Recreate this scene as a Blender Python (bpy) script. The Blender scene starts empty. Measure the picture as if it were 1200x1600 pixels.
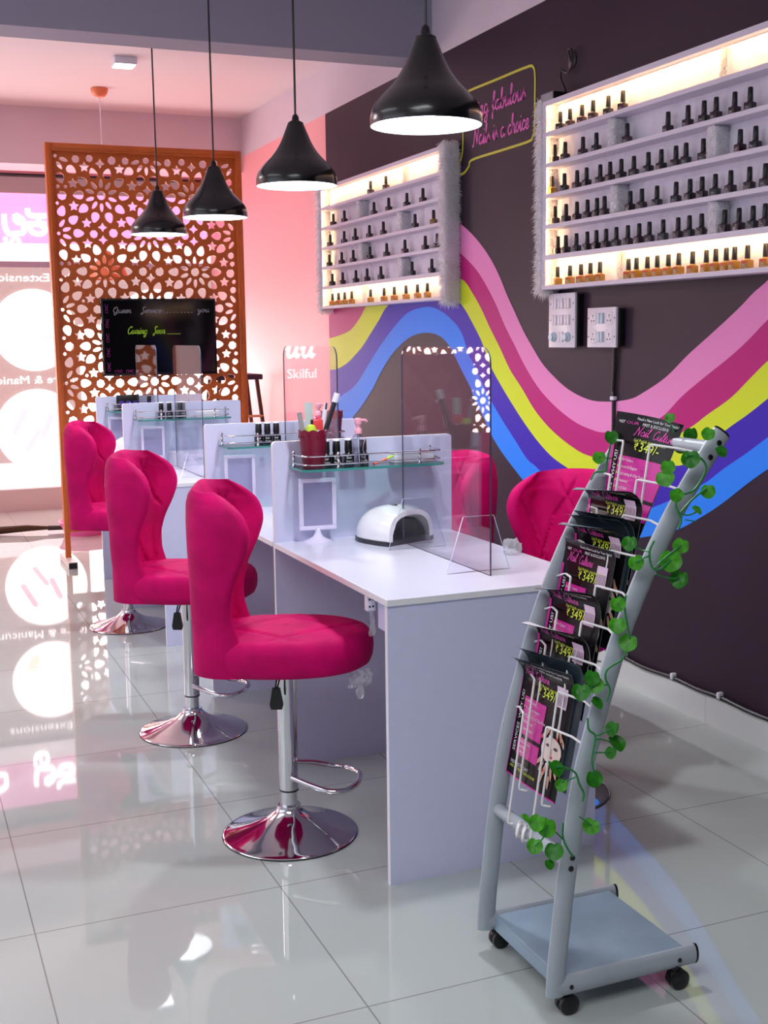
import bpy, bmesh, math, random
from mathutils import Vector, Matrix
from mathutils.geometry import tessellate_polygon
random.seed(7)
PI = math.pi
S = bpy.context.scene
COL = S.collection
V = Vector

# ------------------------------------------------------------------ camera
FPX = 1877.27
YAW, PITCH, ROLL, CAMH = math.radians(22.346), math.radians(8.336), math.radians(-0.741), 1.49
def cam_axes():
    cy, sy, cp, sp = math.cos(YAW), math.sin(YAW), math.cos(PITCH), math.sin(PITCH)
    d = V((sy*cp, cy*cp, -sp)); r = V((cy, -sy, 0)); u = r.cross(d)
    cr, sr = math.cos(ROLL), math.sin(ROLL)
    return cr*r+sr*u, -sr*r+cr*u, d
CR, CU, CD = cam_axes()
CP = V((0, 0, CAMH))
def at(px, py, X=None, Y=None, Z=None):
    """measured photo point -> point of the real plane x=X, y=Y or z=Z it lies on"""
    v = CD*FPX+CR*(px-600)-CU*(py-800)
    a, val = (0, X) if X is not None else (1, Y) if Y is not None else (2, Z)
    return CP+v*((val-CP[a])/v[a])
cd = bpy.data.cameras.new('camera'); cam = bpy.data.objects.new('camera', cd); COL.objects.link(cam)
cam.matrix_world = Matrix(((CR.x, CU.x, -CD.x, 0), (CR.y, CU.y, -CD.y, 0), (CR.z, CU.z, -CD.z, CAMH), (0, 0, 0, 1)))
cd.sensor_fit = 'VERTICAL'; cd.sensor_height = 36; cd.sensor_width = 27
cd.lens = FPX/1600*36; cd.clip_start = 0.05
S.camera = cam
vs = S.view_settings
S.display_settings.display_device = 'sRGB'
vs.view_transform = 'Standard'; vs.look = 'None'; vs.gamma = 1; vs.use_curve_mapping = False
vs.exposure = -0.12
try:
    S.cycles.max_bounces = 10; S.cycles.transparent_max_bounces = 16; S.cycles.caustics_reflective = False; S.cycles.caustics_refractive = False
    S.cycles.sample_clamp_indirect = 6
except Exception: pass

# ------------------------------------------------------------------ materials
def lin(c):
    if isinstance(c, str):
        c = [int(c[i:i+2], 16)/255 for i in (0, 2, 4)]
        return tuple(x/12.92 if x <= .04045 else ((x+.055)/1.055)**2.4 for x in c)+(1,)
    return tuple(c)+(1,)
MATS = {}
def mat(name, col, rough=.5, metal=0, emit=None, es=0, coat=0, sheen=0, spec=.5, noise=0, nscale=8, bump=0, bscale=60, trans=0, alpha=1):
    if name in MATS: return MATS[name]
    m = bpy.data.materials.new(name); m.use_nodes = True
    nt = m.node_tree; b = nt.nodes['Principled BSDF']; b.inputs['Base Color'].default_value = lin(col)
    b.inputs['Roughness'].default_value = rough; b.inputs['Metallic'].default_value = metal
    b.inputs['Specular IOR Level'].default_value = spec
    if coat: b.inputs['Coat Weight'].default_value = coat; b.inputs['Coat Roughness'].default_value = .05
    if sheen: b.inputs['Sheen Weight'].default_value = sheen; b.inputs['Sheen Roughness'].default_value = .35
    if trans: b.inputs['Transmission Weight'].default_value = trans
    if alpha < 1: b.inputs['Alpha'].default_value = alpha
    if emit is not None:
        b.inputs['Emission Color'].default_value = lin(emit); b.inputs['Emission Strength'].default_value = es
    tc = None
    if noise or bump:
        tc = nt.nodes.new('ShaderNodeTexCoord')
    if noise:
        n = nt.nodes.new('ShaderNodeTexNoise'); n.inputs['Scale'].default_value = nscale; n.inputs['Detail'].default_value = 4
        nt.links.new(tc.outputs['Object'], n.inputs['Vector'])
        mx = nt.nodes.new('ShaderNodeMix'); mx.data_type = 'RGBA'; mx.blend_type = 'MULTIPLY'
        mr = nt.nodes.new('ShaderNodeMapRange'); mr.inputs['From Min'].default_value = .3; mr.inputs['From Max'].default_value = .7
        mr.inputs['To Min'].default_value = 1-noise; mr.inputs['To Max'].default_value = 1+noise*.4
        nt.links.new(n.outputs['Fac'], mr.inputs['Value'])
        mx.inputs['Factor'].default_value = 1; mx.inputs['A'].default_value = lin(col)
        nt.links.new(mr.outputs['Result'], mx.inputs['B']); nt.links.new(mx.outputs['Result'], b.inputs['Base Color'])
    if bump:
        n2 = nt.nodes.new('ShaderNodeTexNoise'); n2.inputs['Scale'].default_value = bscale; n2.inputs['Detail'].default_value = 3
        nt.links.new(tc.outputs['Object'], n2.inputs['Vector'])
        bp = nt.nodes.new('ShaderNodeBump'); bp.inputs['Strength'].default_value = bump; bp.inputs['Distance'].default_value = .01
        nt.links.new(n2.outputs['Fac'], bp.inputs['Height']); nt.links.new(bp.outputs['Normal'], b.inputs['Normal'])
    MATS[name] = m
    return m
def clear_mat(name, tint, k=1.0, haze=0.0, hazecol='FFFFFF'):
    """clear sheet: straight-through transmission plus a Fresnel mirror coat"""
    m = bpy.data.materials.new(name); m.use_nodes = True; nt = m.node_tree; nt.nodes.clear()
    o = nt.nodes.new('ShaderNodeOutputMaterial'); t = nt.nodes.new('ShaderNodeBsdfTransparent'); t.inputs[0].default_value = lin(tint)
    g = nt.nodes.new('ShaderNodeBsdfGlossy'); g.inputs['Roughness'].default_value = 0.0
    f = nt.nodes.new('ShaderNodeFresnel'); ge = nt.nodes.new('ShaderNodeNewGeometry'); mp = nt.nodes.new('ShaderNodeMapRange'); mp.inputs['To Min'].default_value = 1.49; mp.inputs['To Max'].default_value = 1/1.49
    nt.links.new(ge.outputs['Backfacing'], mp.inputs['Value']); nt.links.new(mp.outputs['Result'], f.inputs['IOR'])
    mu = nt.nodes.new('ShaderNodeMath'); mu.operation = 'MULTIPLY'; mu.inputs[1].default_value = k; mu.use_clamp = True
    nt.links.new(f.outputs[0], mu.inputs[0])
    mx = nt.nodes.new('ShaderNodeMixShader'); nt.links.new(mu.outputs[0], mx.inputs[0]); nt.links.new(t.outputs[0], mx.inputs[1]); nt.links.new(g.outputs[0], mx.inputs[2])
    out = mx
    if haze:
        d = nt.nodes.new('ShaderNodeBsdfDiffuse'); d.inputs[0].default_value = lin(hazecol)
        m2 = nt.nodes.new('ShaderNodeMixShader'); m2.inputs[0].default_value = haze
        nt.links.new(mx.outputs[0], m2.inputs[1]); nt.links.new(d.outputs[0], m2.inputs[2]); out = m2
    nt.links.new(out.outputs[0], o.inputs[0])
    return m
def glow(name, col, s, rough=.15):
    c = [x*.22 for x in lin(col)[:3]]
    return mat(name, tuple(c), rough, emit=col, es=s)

def mth(nt, op, a, b=None):
    n = nt.nodes.new('ShaderNodeMath'); n.operation = op
    for i, v in enumerate((a, b)):
        if v is None: continue
        if isinstance(v, (int, float)): n.inputs[i].default_value = v
        else: nt.links.new(v, n.inputs[i])
    return n.outputs[0]
def tile_mat():
    m = mat('glossy_floor_tile', 'CBD0CD', .03, spec=.8)
    nt = m.node_tree; b = nt.nodes['Principled BSDF']
    g = nt.nodes.new('ShaderNodeNewGeometry'); sx = nt.nodes.new('ShaderNodeSeparateXYZ'); nt.links.new(g.outputs['Position'], sx.inputs[0])
    ms = []; ids = []
    for ax, off in ((0, .257), (1, 2.34)):
        q = mth(nt, 'DIVIDE', mth(nt, 'SUBTRACT', sx.outputs[ax], off), .65)
        d = mth(nt, 'ABSOLUTE', mth(nt, 'SUBTRACT', mth(nt, 'FRACT', mth(nt, 'ADD', q, 100.5)), .5))
        ms.append(mth(nt, 'LESS_THAN', d, .0028)); ids.append(mth(nt, 'FLOOR', q))
    line = mth(nt, 'MAXIMUM', ms[0], ms[1])
    cx = nt.nodes.new('ShaderNodeCombineXYZ'); nt.links.new(ids[0], cx.inputs[0]); nt.links.new(ids[1], cx.inputs[1])
    wn = nt.nodes.new('ShaderNodeTexWhiteNoise'); nt.links.new(cx.outputs[0], wn.inputs['Vector'])
    ns = nt.nodes.new('ShaderNodeTexNoise'); ns.inputs['Scale'].default_value = 2.2; ns.inputs['Detail'].default_value = 6
    nt.links.new(g.outputs['Position'], ns.inputs['Vector'])
    k = mth(nt, 'ADD', mth(nt, 'MULTIPLY', wn.outputs['Value'], .04), mth(nt, 'MULTIPLY', ns.outputs['Fac'], .06))
    hs = nt.nodes.new('ShaderNodeHueSaturation'); hs.inputs['Color'].default_value = lin('BAC2BE')
    nt.links.new(mth(nt, 'ADD', k, .95), hs.inputs['Value'])
    mx = nt.nodes.new('ShaderNodeMix'); mx.data_type = 'RGBA'; nt.links.new(line, mx.inputs['Factor'])
    nt.links.new(hs.outputs[0], mx.inputs['A']); mx.inputs['B'].default_value = lin('8A8C88')
    nt.links.new(mx.outputs['Result'], b.inputs['Base Color'])
    # small specks of dirt on the tiles
    return m
M_FLOOR = tile_mat()
M_WHITE = mat('white_wall_paint', 'D9CDD8', .6, noise=.04, nscale=3)
M_CEIL = mat('ceiling_paint', 'E2D6DA', .7)
M_BEAM = mat('beam_paint', 'A29FB0', .7)
M_PINKW = mat('pink_wall_paint', 'F7ABAF', .5)
M_PLUM = mat('plum_wall_paint', '352434', .5, spec=.28, noise=.15, nscale=1.6)
M_LAM = mat('white_laminate', 'D4D6F2', .32, noise=.02, nscale=30)
M_LAMT = mat('white_laminate_top', 'DEDEF0', .22)
M_EDGE = mat('laminate_edge', 'F2F0F4', .4)
M_CHROME = mat('chrome', 'D8D8DC', .06, metal=1)
M_STEEL = mat('brushed_steel', 'C8C8CC', .2, metal=1)
M_BLACK = mat('black_plastic', '101012', .35)
M_LAMP = mat('black_lacquer', '08090C', .24, coat=.3)
M_LAMPIN = mat('lamp_inner_glow', 'F6F6F4', .5, emit='F3F6FF', es=1.6)  # own glow stands in for bulb light flooding the shade interior
M_BULB = mat('lit_bulb', 'FFFFFF', .4, emit='F4F7FF', es=14)
M_WPLAST = mat('white_plastic', 'E9E6F2', .3)
M_FABRIC = mat('pink_velvet', 'C80062', .7, sheen=.15, spec=.15, noise=.26, nscale=9, bump=.12, bscale=350)
MATS['pink_velvet'].node_tree.nodes['Principled BSDF'].inputs['Sheen Tint'].default_value = lin('FF2E86')
M_WOOD = mat('orange_brown_lattice', 'CE682A', .38, noise=.12, nscale=6)
M_WOODF = mat('orange_brown_frame', 'D46C2C', .34, noise=.15, nscale=4)
M_ACR = clear_mat('clear_acrylic', 'FDFDFF', .92)
M_ACREDGE = mat('acrylic_edge', '4B5263', .1)
M_ACREDGEL = mat('acrylic_light_edge', 'C9D2E6', .1)
M_GLASS = clear_mat('green_shelf_glass', 'CFE6E0', 1.0)
M_GLASSEDGE = mat('green_glass_edge', '3F8E86', .1)
M_FUR = bpy.data.materials.new('white_fur'); M_FUR.use_nodes = True
_nt = M_FUR.node_tree; _nt.nodes.clear(); _o = _nt.nodes.new('ShaderNodeOutputMaterial'); _d = _nt.nodes.new('ShaderNodeBsdfDiffuse'); _t = _nt.nodes.new('ShaderNodeBsdfTranslucent'); _m = _nt.nodes.new('ShaderNodeMixShader')
_d.inputs[0].default_value = lin('FCFAFC'); _t.inputs[0].default_value = lin('FCFAFC'); _m.inputs[0].default_value = .4
_nt.links.new(_d.outputs[0], _m.inputs[1]); _nt.links.new(_t.outputs[0], _m.inputs[2]); _nt.links.new(_m.outputs[0], _o.inputs[0])
M_FURD = mat('white_fur_skin', 'F8F4F8', .9, spec=.1)
M_FURB = mat('white_fur_backing', 'EDE7F4', .95, noise=.08, nscale=14, bump=.35, bscale=28, spec=.1)
M_BOARD = mat('white_shelf_board', 'DAD2E2', .4)
M_LED = mat('warm_led_strip', 'FFE2B0', .4, emit='FFCF8C', es=46)
M_GREY = mat('silver_grey_powder_coat', 'A6AEB6', .38, noise=.1, nscale=7)
M_WIRE = mat('white_coated_wire', 'E6E2E2', .35)
M_LEAF = mat('green_leaf', '5CBC2C', .4, noise=.35, nscale=60)
M_LEAFD = mat('dark_green_leaf', '3A9A24', .4, noise=.35, nscale=60)
M_STEM = mat('green_stem', '1E7A3A', .45)

# ------------------------------------------------------------------ mesh helpers
def obj(name, bm, m, parent=None, smooth=True, angle=40):
    bmesh.ops.recalc_face_normals(bm, faces=bm.faces[:])
    me = bpy.data.meshes.new(name); bm.to_mesh(me); bm.free()
    for x in (m if isinstance(m, (list, tuple)) else [m]): me.materials.append(x)
    o = bpy.data.objects.new(name, me); COL.objects.link(o)
    if smooth:
        for p in me.polygons: p.use_smooth = True
        try: me.set_sharp_from_angle(angle=math.radians(angle))
        except Exception: pass
    if parent is not None: o.parent = parent
    return o
def tag(o, label=None, cat=None, group=None, kind=None):
    if label: o['label'] = label
    if cat: o['category'] = cat
    if group: o['group'] = group
    if kind: o['kind'] = kind
    return o
def thing(name, label, cat, loc=(0, 0, 0), rz=0, group=None):
    o = bpy.data.objects.new(name, None); COL.objects.link(o); o.empty_display_size = .05
    o.location = loc; o.rotation_euler = (0, 0, rz)
    return tag(o, label, cat, group)
KIDS = {}
def dup(root, loc, rz=0, label=None, group=None, rot=None):
    r = root.copy(); COL.objects.link(r); r.location = loc; r.rotation_euler = rot if rot else (0, 0, rz)
    if label: r['label'] = label
    if group: r['group'] = group
    def rec(src, dst):
        for ch in src.children:
            c = ch.copy(); COL.objects.link(c); c.parent = dst; rec(ch, c)
    rec(root, r)
    return r
def NB(): return bmesh.new()
def box(bm, x0, x1, y0, y1, z0, z1, mi=0, bev=0, mtx=None):
    r = bmesh.ops.create_cube(bm, size=1)
    vs_ = r['verts']
    for v in vs_:
        v.co = V(((x0+x1)/2+v.co.x*(x1-x0), (y0+y1)/2+v.co.y*(y1-y0), (z0+z1)/2+v.co.z*(z1-z0)))
        if mtx is not None: v.co = mtx @ v.co
    fs = set(f for v in vs_ for f in v.link_faces)
    for f in fs: f.material_index = mi
    if bev:
        es = list(set(e for v in vs_ for e in v.link_edges))
        g = bmesh.ops.bevel(bm, geom=es, offset=bev, segments=2, affect='EDGES', profile=.5)
        for f in g['faces']: f.material_index = mi
    return vs_
def lathe(bm, prof, n=32, c=(0, 0, 0), mi=0, mtx=None, close=False):
    rings = []
    for r, z in prof:
        rings.append([bm.verts.new(V((c[0]+r*math.cos(2*PI*k/n), c[1]+r*math.sin(2*PI*k/n), c[2]+z))) for k in range(n)])
    if mtx is not None:
        for rg in rings:
            for v in rg: v.co = mtx @ v.co
    for a, b in zip(rings, rings[1:]):
        for k in range(n):
            f = bm.faces.new((a[k], a[(k+1) % n], b[(k+1) % n], b[k])); f.material_index = mi
    for rg, pr in ((rings[0], prof[0]), (rings[-1], prof[-1])):
        if not close and pr[0] > 1e-5:
            f = bm.faces.new(rg); f.material_index = mi
    return rings
def cyl(bm, p0, p1, r, n=16, mi=0, r1=None):
    tube(bm, [p0, p1], r, n, mi, rads=None if r1 is None else [r, r1])
def catmull(pts, k=8, closed=False):
    P = [V(p) for p in pts]; out = []
    n = len(P)
    rng = range(n if closed else n-1)
    for i in rng:
        p0 = P[(i-1) % n] if (closed or i > 0) else P[0]*2-P[1]
        p1 = P[i]; p2 = P[(i+1) % n]
        p3 = P[(i+2) % n] if (closed or i+2 < n) else P[-1]*2-P[-2]
        for j in range(k):
            t = j/k
            out.append(.5*((2*p1)+(-p0+p2)*t+(2*p0-5*p1+4*p2-p3)*t*t+(-p0+3*p1-3*p2+p3)*t**3))
    if not closed: out.append(P[-1].copy())
    return out
def tube(bm, pts, r, n=8, mi=0, closed=False, rads=None, flat=None):
    P = [V(p) for p in pts]
    N = len(P); rings = []
    up = None
    for i in range(N):
        if closed: t = (P[(i+1) % N]-P[(i-1) % N])
        else: t = P[min(i+1, N-1)]-P[max(i-1, 0)]
        if t.length < 1e-9: t = V((0, 0, 1))
        t.normalize()
        if up is None:
            up = V((0, 0, 1)) if abs(t.z) < .9 else V((0, 1, 0))
        a = t.cross(up)
        if a.length < 1e-6: a = t.cross(V((1, 0, 0)))
        a.normalize(); b = a.cross(t).normalized(); up = b
        rr = rads[i] if rads else r
        ra, rb = (rr, rr) if flat is None else (rr*flat[0], rr*flat[1])
        rings.append([bm.verts.new(P[i]+a*(ra*math.cos(2*PI*k/n))+b*(rb*math.sin(2*PI*k/n))) for k in range(n)])
    prs = list(zip(rings, rings[1:]))+([(rings[-1], rings[0])] if closed else [])
    for A, B in prs:
        for k in range(n):
            f = bm.faces.new((A[k], A[(k+1) % n], B[(k+1) % n], B[k])); f.material_index = mi
    if not closed:
        for rg in (rings[0], rings[-1]):
            f = bm.faces.new(rg); f.material_index = mi
    return rings
def prism(bm, poly, h, fn, mi=0, mi_side=None):
    """extrude 2-D polygon; fn(u, v, w) gives the 3-D point"""
    a = [bm.verts.new(fn(u, v, 0)) for u, v in poly]; b = [bm.verts.new(fn(u, v, h)) for u, v in poly]
    n = len(poly)
    f1 = bm.faces.new(a); f2 = bm.faces.new(b)
    f1.material_index = mi; f2.material_index = mi
    for k in range(n):
        f = bm.faces.new((a[k], a[(k+1) % n], b[(k+1) % n], b[k])); f.material_index = mi if mi_side is None else mi_side
def rrect(x0, x1, y0, y1, r, n=5, corners=(1, 1, 1, 1)):
    out = []
    for (cx, cy, a0, on) in ((x1-r, y0+r, -90, corners[0]), (x1-r, y1-r, 0, corners[1]), (x0+r, y1-r, 90, corners[2]), (x0+r, y0+r, 180, corners[3])):
        if on:
            for k in range(n+1):
                a = math.radians(a0+90*k/n); out.append((cx+r*math.cos(a), cy+r*math.sin(a)))
        else:
            out.append((cx+(r if a0 in (-90, 0) else -r), cy+(r if a0 in (0, 90) else -r)))
    return out
def grid(bm, nu, nv, fn, mi=0, wrap=False):
    rows = [[bm.verts.new(fn(i/(nu-(0 if wrap else 1)), j/(nv-1))) for i in range(nu)] for j in range(nv)]
    for j in range(nv-1):
        for i in range(nu if wrap else nu-1):
            f = bm.faces.new((rows[j][i], rows[j][(i+1) % nu], rows[j+1][(i+1) % nu], rows[j+1][i])); f.material_index = mi
    return rows
def stroke_ribbon(bm, pts2, w, fn, mi=0, h=0):
    """flat ribbon (thickness h) along 2-D points mapped by fn(u,v,w)"""
    P = [V((p[0], p[1])) for p in pts2]; L = []; R = []
    for i in range(len(P)):
        t = P[min(i+1, len(P)-1)]-P[max(i-1, 0)]
        if t.length < 1e-9: t = V((1, 0))
        t.normalize(); nrm = V((-t.y, t.x))*(w/2)
        L.append(P[i]+nrm); R.append(P[i]-nrm)
    def ring(pt): return bm.verts.new(fn(pt[0], pt[1], h))
    la = [ring(p) for p in L]; ra = [ring(p) for p in R]
    if h:
        lb = [bm.verts.new(fn(p[0], p[1], 0)) for p in L]; rb = [bm.verts.new(fn(p[0], p[1], 0)) for p in R]
    for i in range(len(P)-1):
        bm.faces.new((la[i], la[i+1], ra[i+1], ra[i])).material_index = mi
        if h:
            bm.faces.new((la[i], lb[i], lb[i+1], la[i+1])).material_index = mi
            bm.faces.new((ra[i], ra[i+1], rb[i+1], rb[i])).material_index = mi
    if h:
        for i in (0, -1): bm.faces.new((la[i], ra[i], rb[i], lb[i])).material_index = mi

# ------------------------------------------------------------------ lettering
SC = {
'a': (1.1, [[(.85,.85),(.5,1),(.12,.65),(.15,.2),(.45,0),(.8,.35),(.88,.95)], [(.88,1),(.86,.3),(.98,0),(1.2,.25)]]),
'b': (1.0, [[(0,.2),(.35,1.2),(.45,2),(.25,1.9),(.2,1),(.25,.1),(.6,0),(.85,.5),(.7,.9),(.5,.8),(1.1,.85)]]),
'c': (.85, [[(.8,.8),(.55,1),(.2,.7),(.15,.3),(.45,0),(.9,.3)]]),
'e': (.85, [[(.1,.35),(.6,.5),(.7,.85),(.45,1),(.15,.6),(.2,.2),(.5,0),(.9,.3)]]),
'f': (.8, [[(.1,.4),(.5,1.2),(.65,1.9),(.45,2),(.35,1.5),(.35,0),(.3,-.8),(.15,-.5),(.45,.1),(.85,.3)], [(.1,1),(.4,1),(.7,1)]]),
'g': (1.1, [[(.85,.8),(.5,1),(.15,.7),(.15,.3),(.45,.05),(.8,.4),(.9,1),(.85,0),(.7,-.8),(.3,-.85),(.3,-.5),(1.15,.25)]]),
'h': (1.1, [[(0,.2),(.35,1.2),(.45,2),(.25,1.9),(.2,1),(.2,0)], [(.2,.5),(.55,1),(.8,.8),(.8,.2),(.95,0),(1.15,.25)]]),
'i': (.55, [[(0,.3),(.25,1),(.25,.2),(.4,0),(.6,.25)], [(.28,1.4),(.34,1.55)]]),
'l': (.6, [[(0,.3),(.4,1.4),(.45,2),(.25,1.9),(.22,.3),(.4,0),(.65,.25)]]),
'm': (1.45, [[(0,.6),(.2,1),(.25,0)], [(.25,.5),(.5,1),(.65,.8),(.65,0)], [(.65,.5),(.9,1),(1.1,.8),(1.1,.2),(1.25,0),(1.5,.25)]]),
'n': (1.05, [[(0,.6),(.2,1),(.25,0)], [(.25,.5),(.55,1),(.75,.8),(.75,.2),(.9,0),(1.1,.25)]]),
'o': (.95, [[(.5,1),(.15,.7),(.15,.25),(.45,0),(.75,.3),(.75,.75),(.5,1),(.65,.8),(1.0,.85)]]),
'r': (.8, [[(0,.4),(.25,1.1),(.35,.9),(.6,.9),(.5,.3),(.6,0),(.85,.25)]]),
's': (.8, [[(0,.2),(.5,1.15),(.42,.75),(.7,.35),(.5,0),(.12,.12),(.5,.02),(.85,.25)]]),
't': (.7, [[(0,.3),(.4,1.6),(.3,.3),(.45,0),(.75,.25)], [(.1,1.15),(.65,1.2)]]),
'u': (1.05, [[(0,.5),(.2,1),(.2,.3),(.4,0),(.7,.3),(.8,1),(.8,.25),(.95,0),(1.1,.25)]]),
'v': (.9, [[(0,.6),(.2,1),(.35,.1),(.5,0),(.75,.9),(.95,.8)]]),
'y': (1.0, [[(0,.6),(.2,1),(.25,.3),(.45,.1),(.75,.9),(.7,-.4),(.45,-.9),(.25,-.6),(1.05,.25)]]),
'N': (1.6, [[(-.2,.1),(.1,0),(.35,.9),(.5,1.95)], [(.5,1.95),(.85,1),(1.15,0)], [(1.15,0),(1.25,1),(1.5,1.95),(1.75,2.0)]]),
'B': (1.3, [[(.3,1.9),(.3,1),(.2,0)], [(0,1.6),(.4,1.95),(.95,1.8),(.9,1.25),(.4,1.05),(1.0,.9),(1.1,.35),(.7,0),(.2,.1)]]),
'Q': (1.5, [[(.7,2),(.2,1.6),(.1,.8),(.4,.1),(.9,.1),(1.2,.8),(1.1,1.6),(.7,2),(.45,1.6),(.7,1.3)], [(.5,.3),(.5,-.5),(.8,-.6),(1.5,.2)]]),
'S': (1.2, [[(1.1,1.7),(.8,2),(.4,1.7),(.5,1.2),(.8,.7),(.6,0),(.3,-.5),(.1,-.3),(.5,.1),(1.2,.2)]]),
'C': (1.2, [[(1.1,1.6),(.9,2),(.4,1.7),(.1,1),(.25,.2),(.7,0),(1.2,.4)]]),
' ': (.7, []), '_': (1.0, [[(0, .1), (.5, .1), (1.05, .1)]]),
}
def script(bm, text, w, fn, width=None, xh=.05, slant=.25, mi=0, sp=1.0, h=0):
    tot = sum(SC[c][0]*sp for c in text)
    sx = (width/tot) if width else xh
    x = 0
    for c in text:
        for st in SC[c][1]:
            P = catmull([(a, b, 0) for a, b in st], 5)
            stroke_ribbon(bm, [((x+p.x)*sx+slant*p.y*xh, p.y*xh) for p in P], w, fn, mi, h)
        x += SC[c][0]*sp
_TX = {}
def text_geo(s):
    if s in _TX: return _TX[s]
    cu = bpy.data.curves.new('tmp_text', 'FONT'); cu.body = s; cu.size = 1; cu.resolution_u = 2
    o = bpy.data.objects.new('tmp_text', cu); COL.objects.link(o)
    dg = bpy.context.evaluated_depsgraph_get(); me = o.evaluated_get(dg).to_mesh()
    vs_ = [(v.co.x, v.co.y) for v in me.vertices]; fs = [tuple(p.vertices) for p in me.polygons]
    o.evaluated_get(dg).to_mesh_clear()
    bpy.data.objects.remove(o); bpy.data.curves.remove(cu)
    xs = [v[0] for v in vs_] or [0]
    _TX[s] = (vs_, fs, min(xs), max(xs))
    return _TX[s]
def text(bm, s, fn, x, y, size, mi=0, width=None, slant=0, mirror=False, align='l', h=0, rot=0):
    vs_, fs, a, b = text_geo(s)
    if not vs_: return
    kx = size if width is None else width/(b-a)
    off = 0 if align == 'l' else -(b-a)*kx/2
    W = []
    for (u, v) in vs_:
        uu = (u-a)*kx+off+slant*v*size; vv = v*size
        if mirror: uu = -uu
        if rot: uu, vv = -vv, uu
        W.append(bm.verts.new(fn(x+uu, y+vv, h)))
    for f in fs:
        try: bm.faces.new([W[i] for i in f]).material_index = mi
        except ValueError: pass
# ------------------------------------------------------------------ the room
XW = 2.841; YB = 11.0; XL = -3.2; YN = -2.6; ZC = 3.27
def st(o): o['kind'] = 'structure'; return o
bm = NB(); box(bm, XL-.1, XW+.1, YN-.1, YB+.3, -.06, 0); FLOOR = st(obj('floor', bm, M_FLOOR, smooth=False))
bm = NB(); box(bm, XL-.1, XW+.1, YN-.1, YB+.3, ZC, ZC+.1); CEIL = st(obj('ceiling', bm, M_CEIL, smooth=False))
bm = NB()
def wallface(y0, y1, z0, z1, mi): box(bm, XW, XW+.12, y0, y1, z0, z1, mi)
wallface(YN, 7.857, 0, 2.965, 0); wallface(YN, 9.88, 2.965, ZC, 1); wallface(7.857, 9.88, 0, 2.965, 2); wallface(9.88, YB+.1, 0, ZC, 2)
WALLR = st(obj('wall_right', bm, [M_PLUM, M_WHITE, M_PINKW], smooth=False))
bm = NB(); box(bm, XL-.1, XL, YN, YB+.1, 0, ZC); st(obj('wall_left', bm, M_WHITE, smooth=False))
bm = NB(); box(bm, XL-.1, XW+.1, YN-.1, YN, 0, ZC); st(obj('wall_back', bm, mat('back_wall_paint', '8F8A96', .6), smooth=False))
bm = NB(); box(bm, XL, XW, 9.88, 10.3, 2.84, ZC); st(obj('wall_far', bm, [M_WHITE], smooth=False))
bm = NB(); box(bm, XL, XW, 6.145, 6.38, 2.96, ZC); st(obj('trim_1', bm, M_BEAM, smooth=False))
# skirting of floor tile along the mural wall, with a joint
bm = NB()
ys = [2.36+.65*k for k in range(-7, 9)]
M_SKIRT = mat('skirting_tile', 'DADCDA', .2)
y = YN
for yy in ys+[7.857]:
    if yy > y: box(bm, XW-.012, XW, y, yy-.002, 0, .112); y = yy
SK = st(obj('baseboard_right', bm, M_SKIRT, smooth=False))

# mural: wave bands painted on the plum wall
def c38(pts, ox, oy, s=3.81): return [(x/s+ox, y/s+oy) for x, y in pts]
A = [(470,440),(540,370),(600,310),(650,295),(690,320)]+c38([(45,85),(130,160),(200,240),(260,330),(310,430),(350,530),(400,640),(450,750),(500,840),(560,940),(620,1010),(700,1085),(780,1135),(860,1165),(940,1172),(1020,1168),(1090,1155)],700,320)+c38([(0,750),(150,650),(290,510),(440,375),(590,235),(680,140),(760,70)],1000,420)+[(1260,375),(1400,260)]
B = [(470,490),(540,425),(600,360),(650,340),(690,368)]+c38([(45,265),(110,320),(180,400),(240,500),(290,600),(340,720),(400,840),(460,960),(530,1075),(600,1160),(680,1235),(770,1300),(860,1340),(930,1355)],700,320)+[(985,672)]+c38([(120,890),(250,760),(380,650),(530,530),(640,430),(760,305)],1000,420)+[(1260,440),(1400,330)]
Cc = [(500,530)]+c38([(55,355),(110,340),(180,310),(220,270),(260,210),(285,160)],500,440,4)+[(600,430),(640,395),(680,400)]+c38([(45,420),(100,455),(150,530),(200,620),(250,730),(310,850),(370,980),(440,1090),(510,1210),(580,1300),(650,1370),(740,1440),(830,1490),(980,1520)],700,320)+[(1020,700)]+c38([(300,945),(400,870),(540,770),(650,660),(760,550)],1000,420)+[(1260,510),(1400,410)]
Dd = [(500,580)]+c38([(60,552),(110,545),(170,510),(220,460),(270,400),(320,320),(370,240),(425,150)],500,440,4)+[(640,452),(680,450)]+c38([(45,560),(100,620),(150,710),(200,810),(255,960),(320,1080),(380,1180),(450,1290),(530,1400),(610,1490),(680,1545),(750,1585)],700,320)+[(930,748),(970,753),(1010,745)]+c38([(200,1175),(260,1165),(400,1060),(520,955),(640,870),(760,775)],1000,420)+[(1260,575),(1400,480)]
Ee = [(500,635)]+c38([(60,760),(140,710),(220,650),(280,560),(340,460),(400,370),(460,290),(530,210),(590,175),(650,160),(700,160),(750,180),(800,215),(850,265)],500,440,4)+c38([(50,710),(90,780),(120,880),(160,960),(200,1050),(260,1170),(330,1290),(400,1400),(470,1510),(530,1565)],700,320)+[(880,770),(925,795),(970,803),(1000,800)]+c38([(105,1410),(200,1370),(380,1280),(500,1190),(640,1095),(760,1005)],1000,420)+[(1260,640),(1400,545)]
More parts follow.
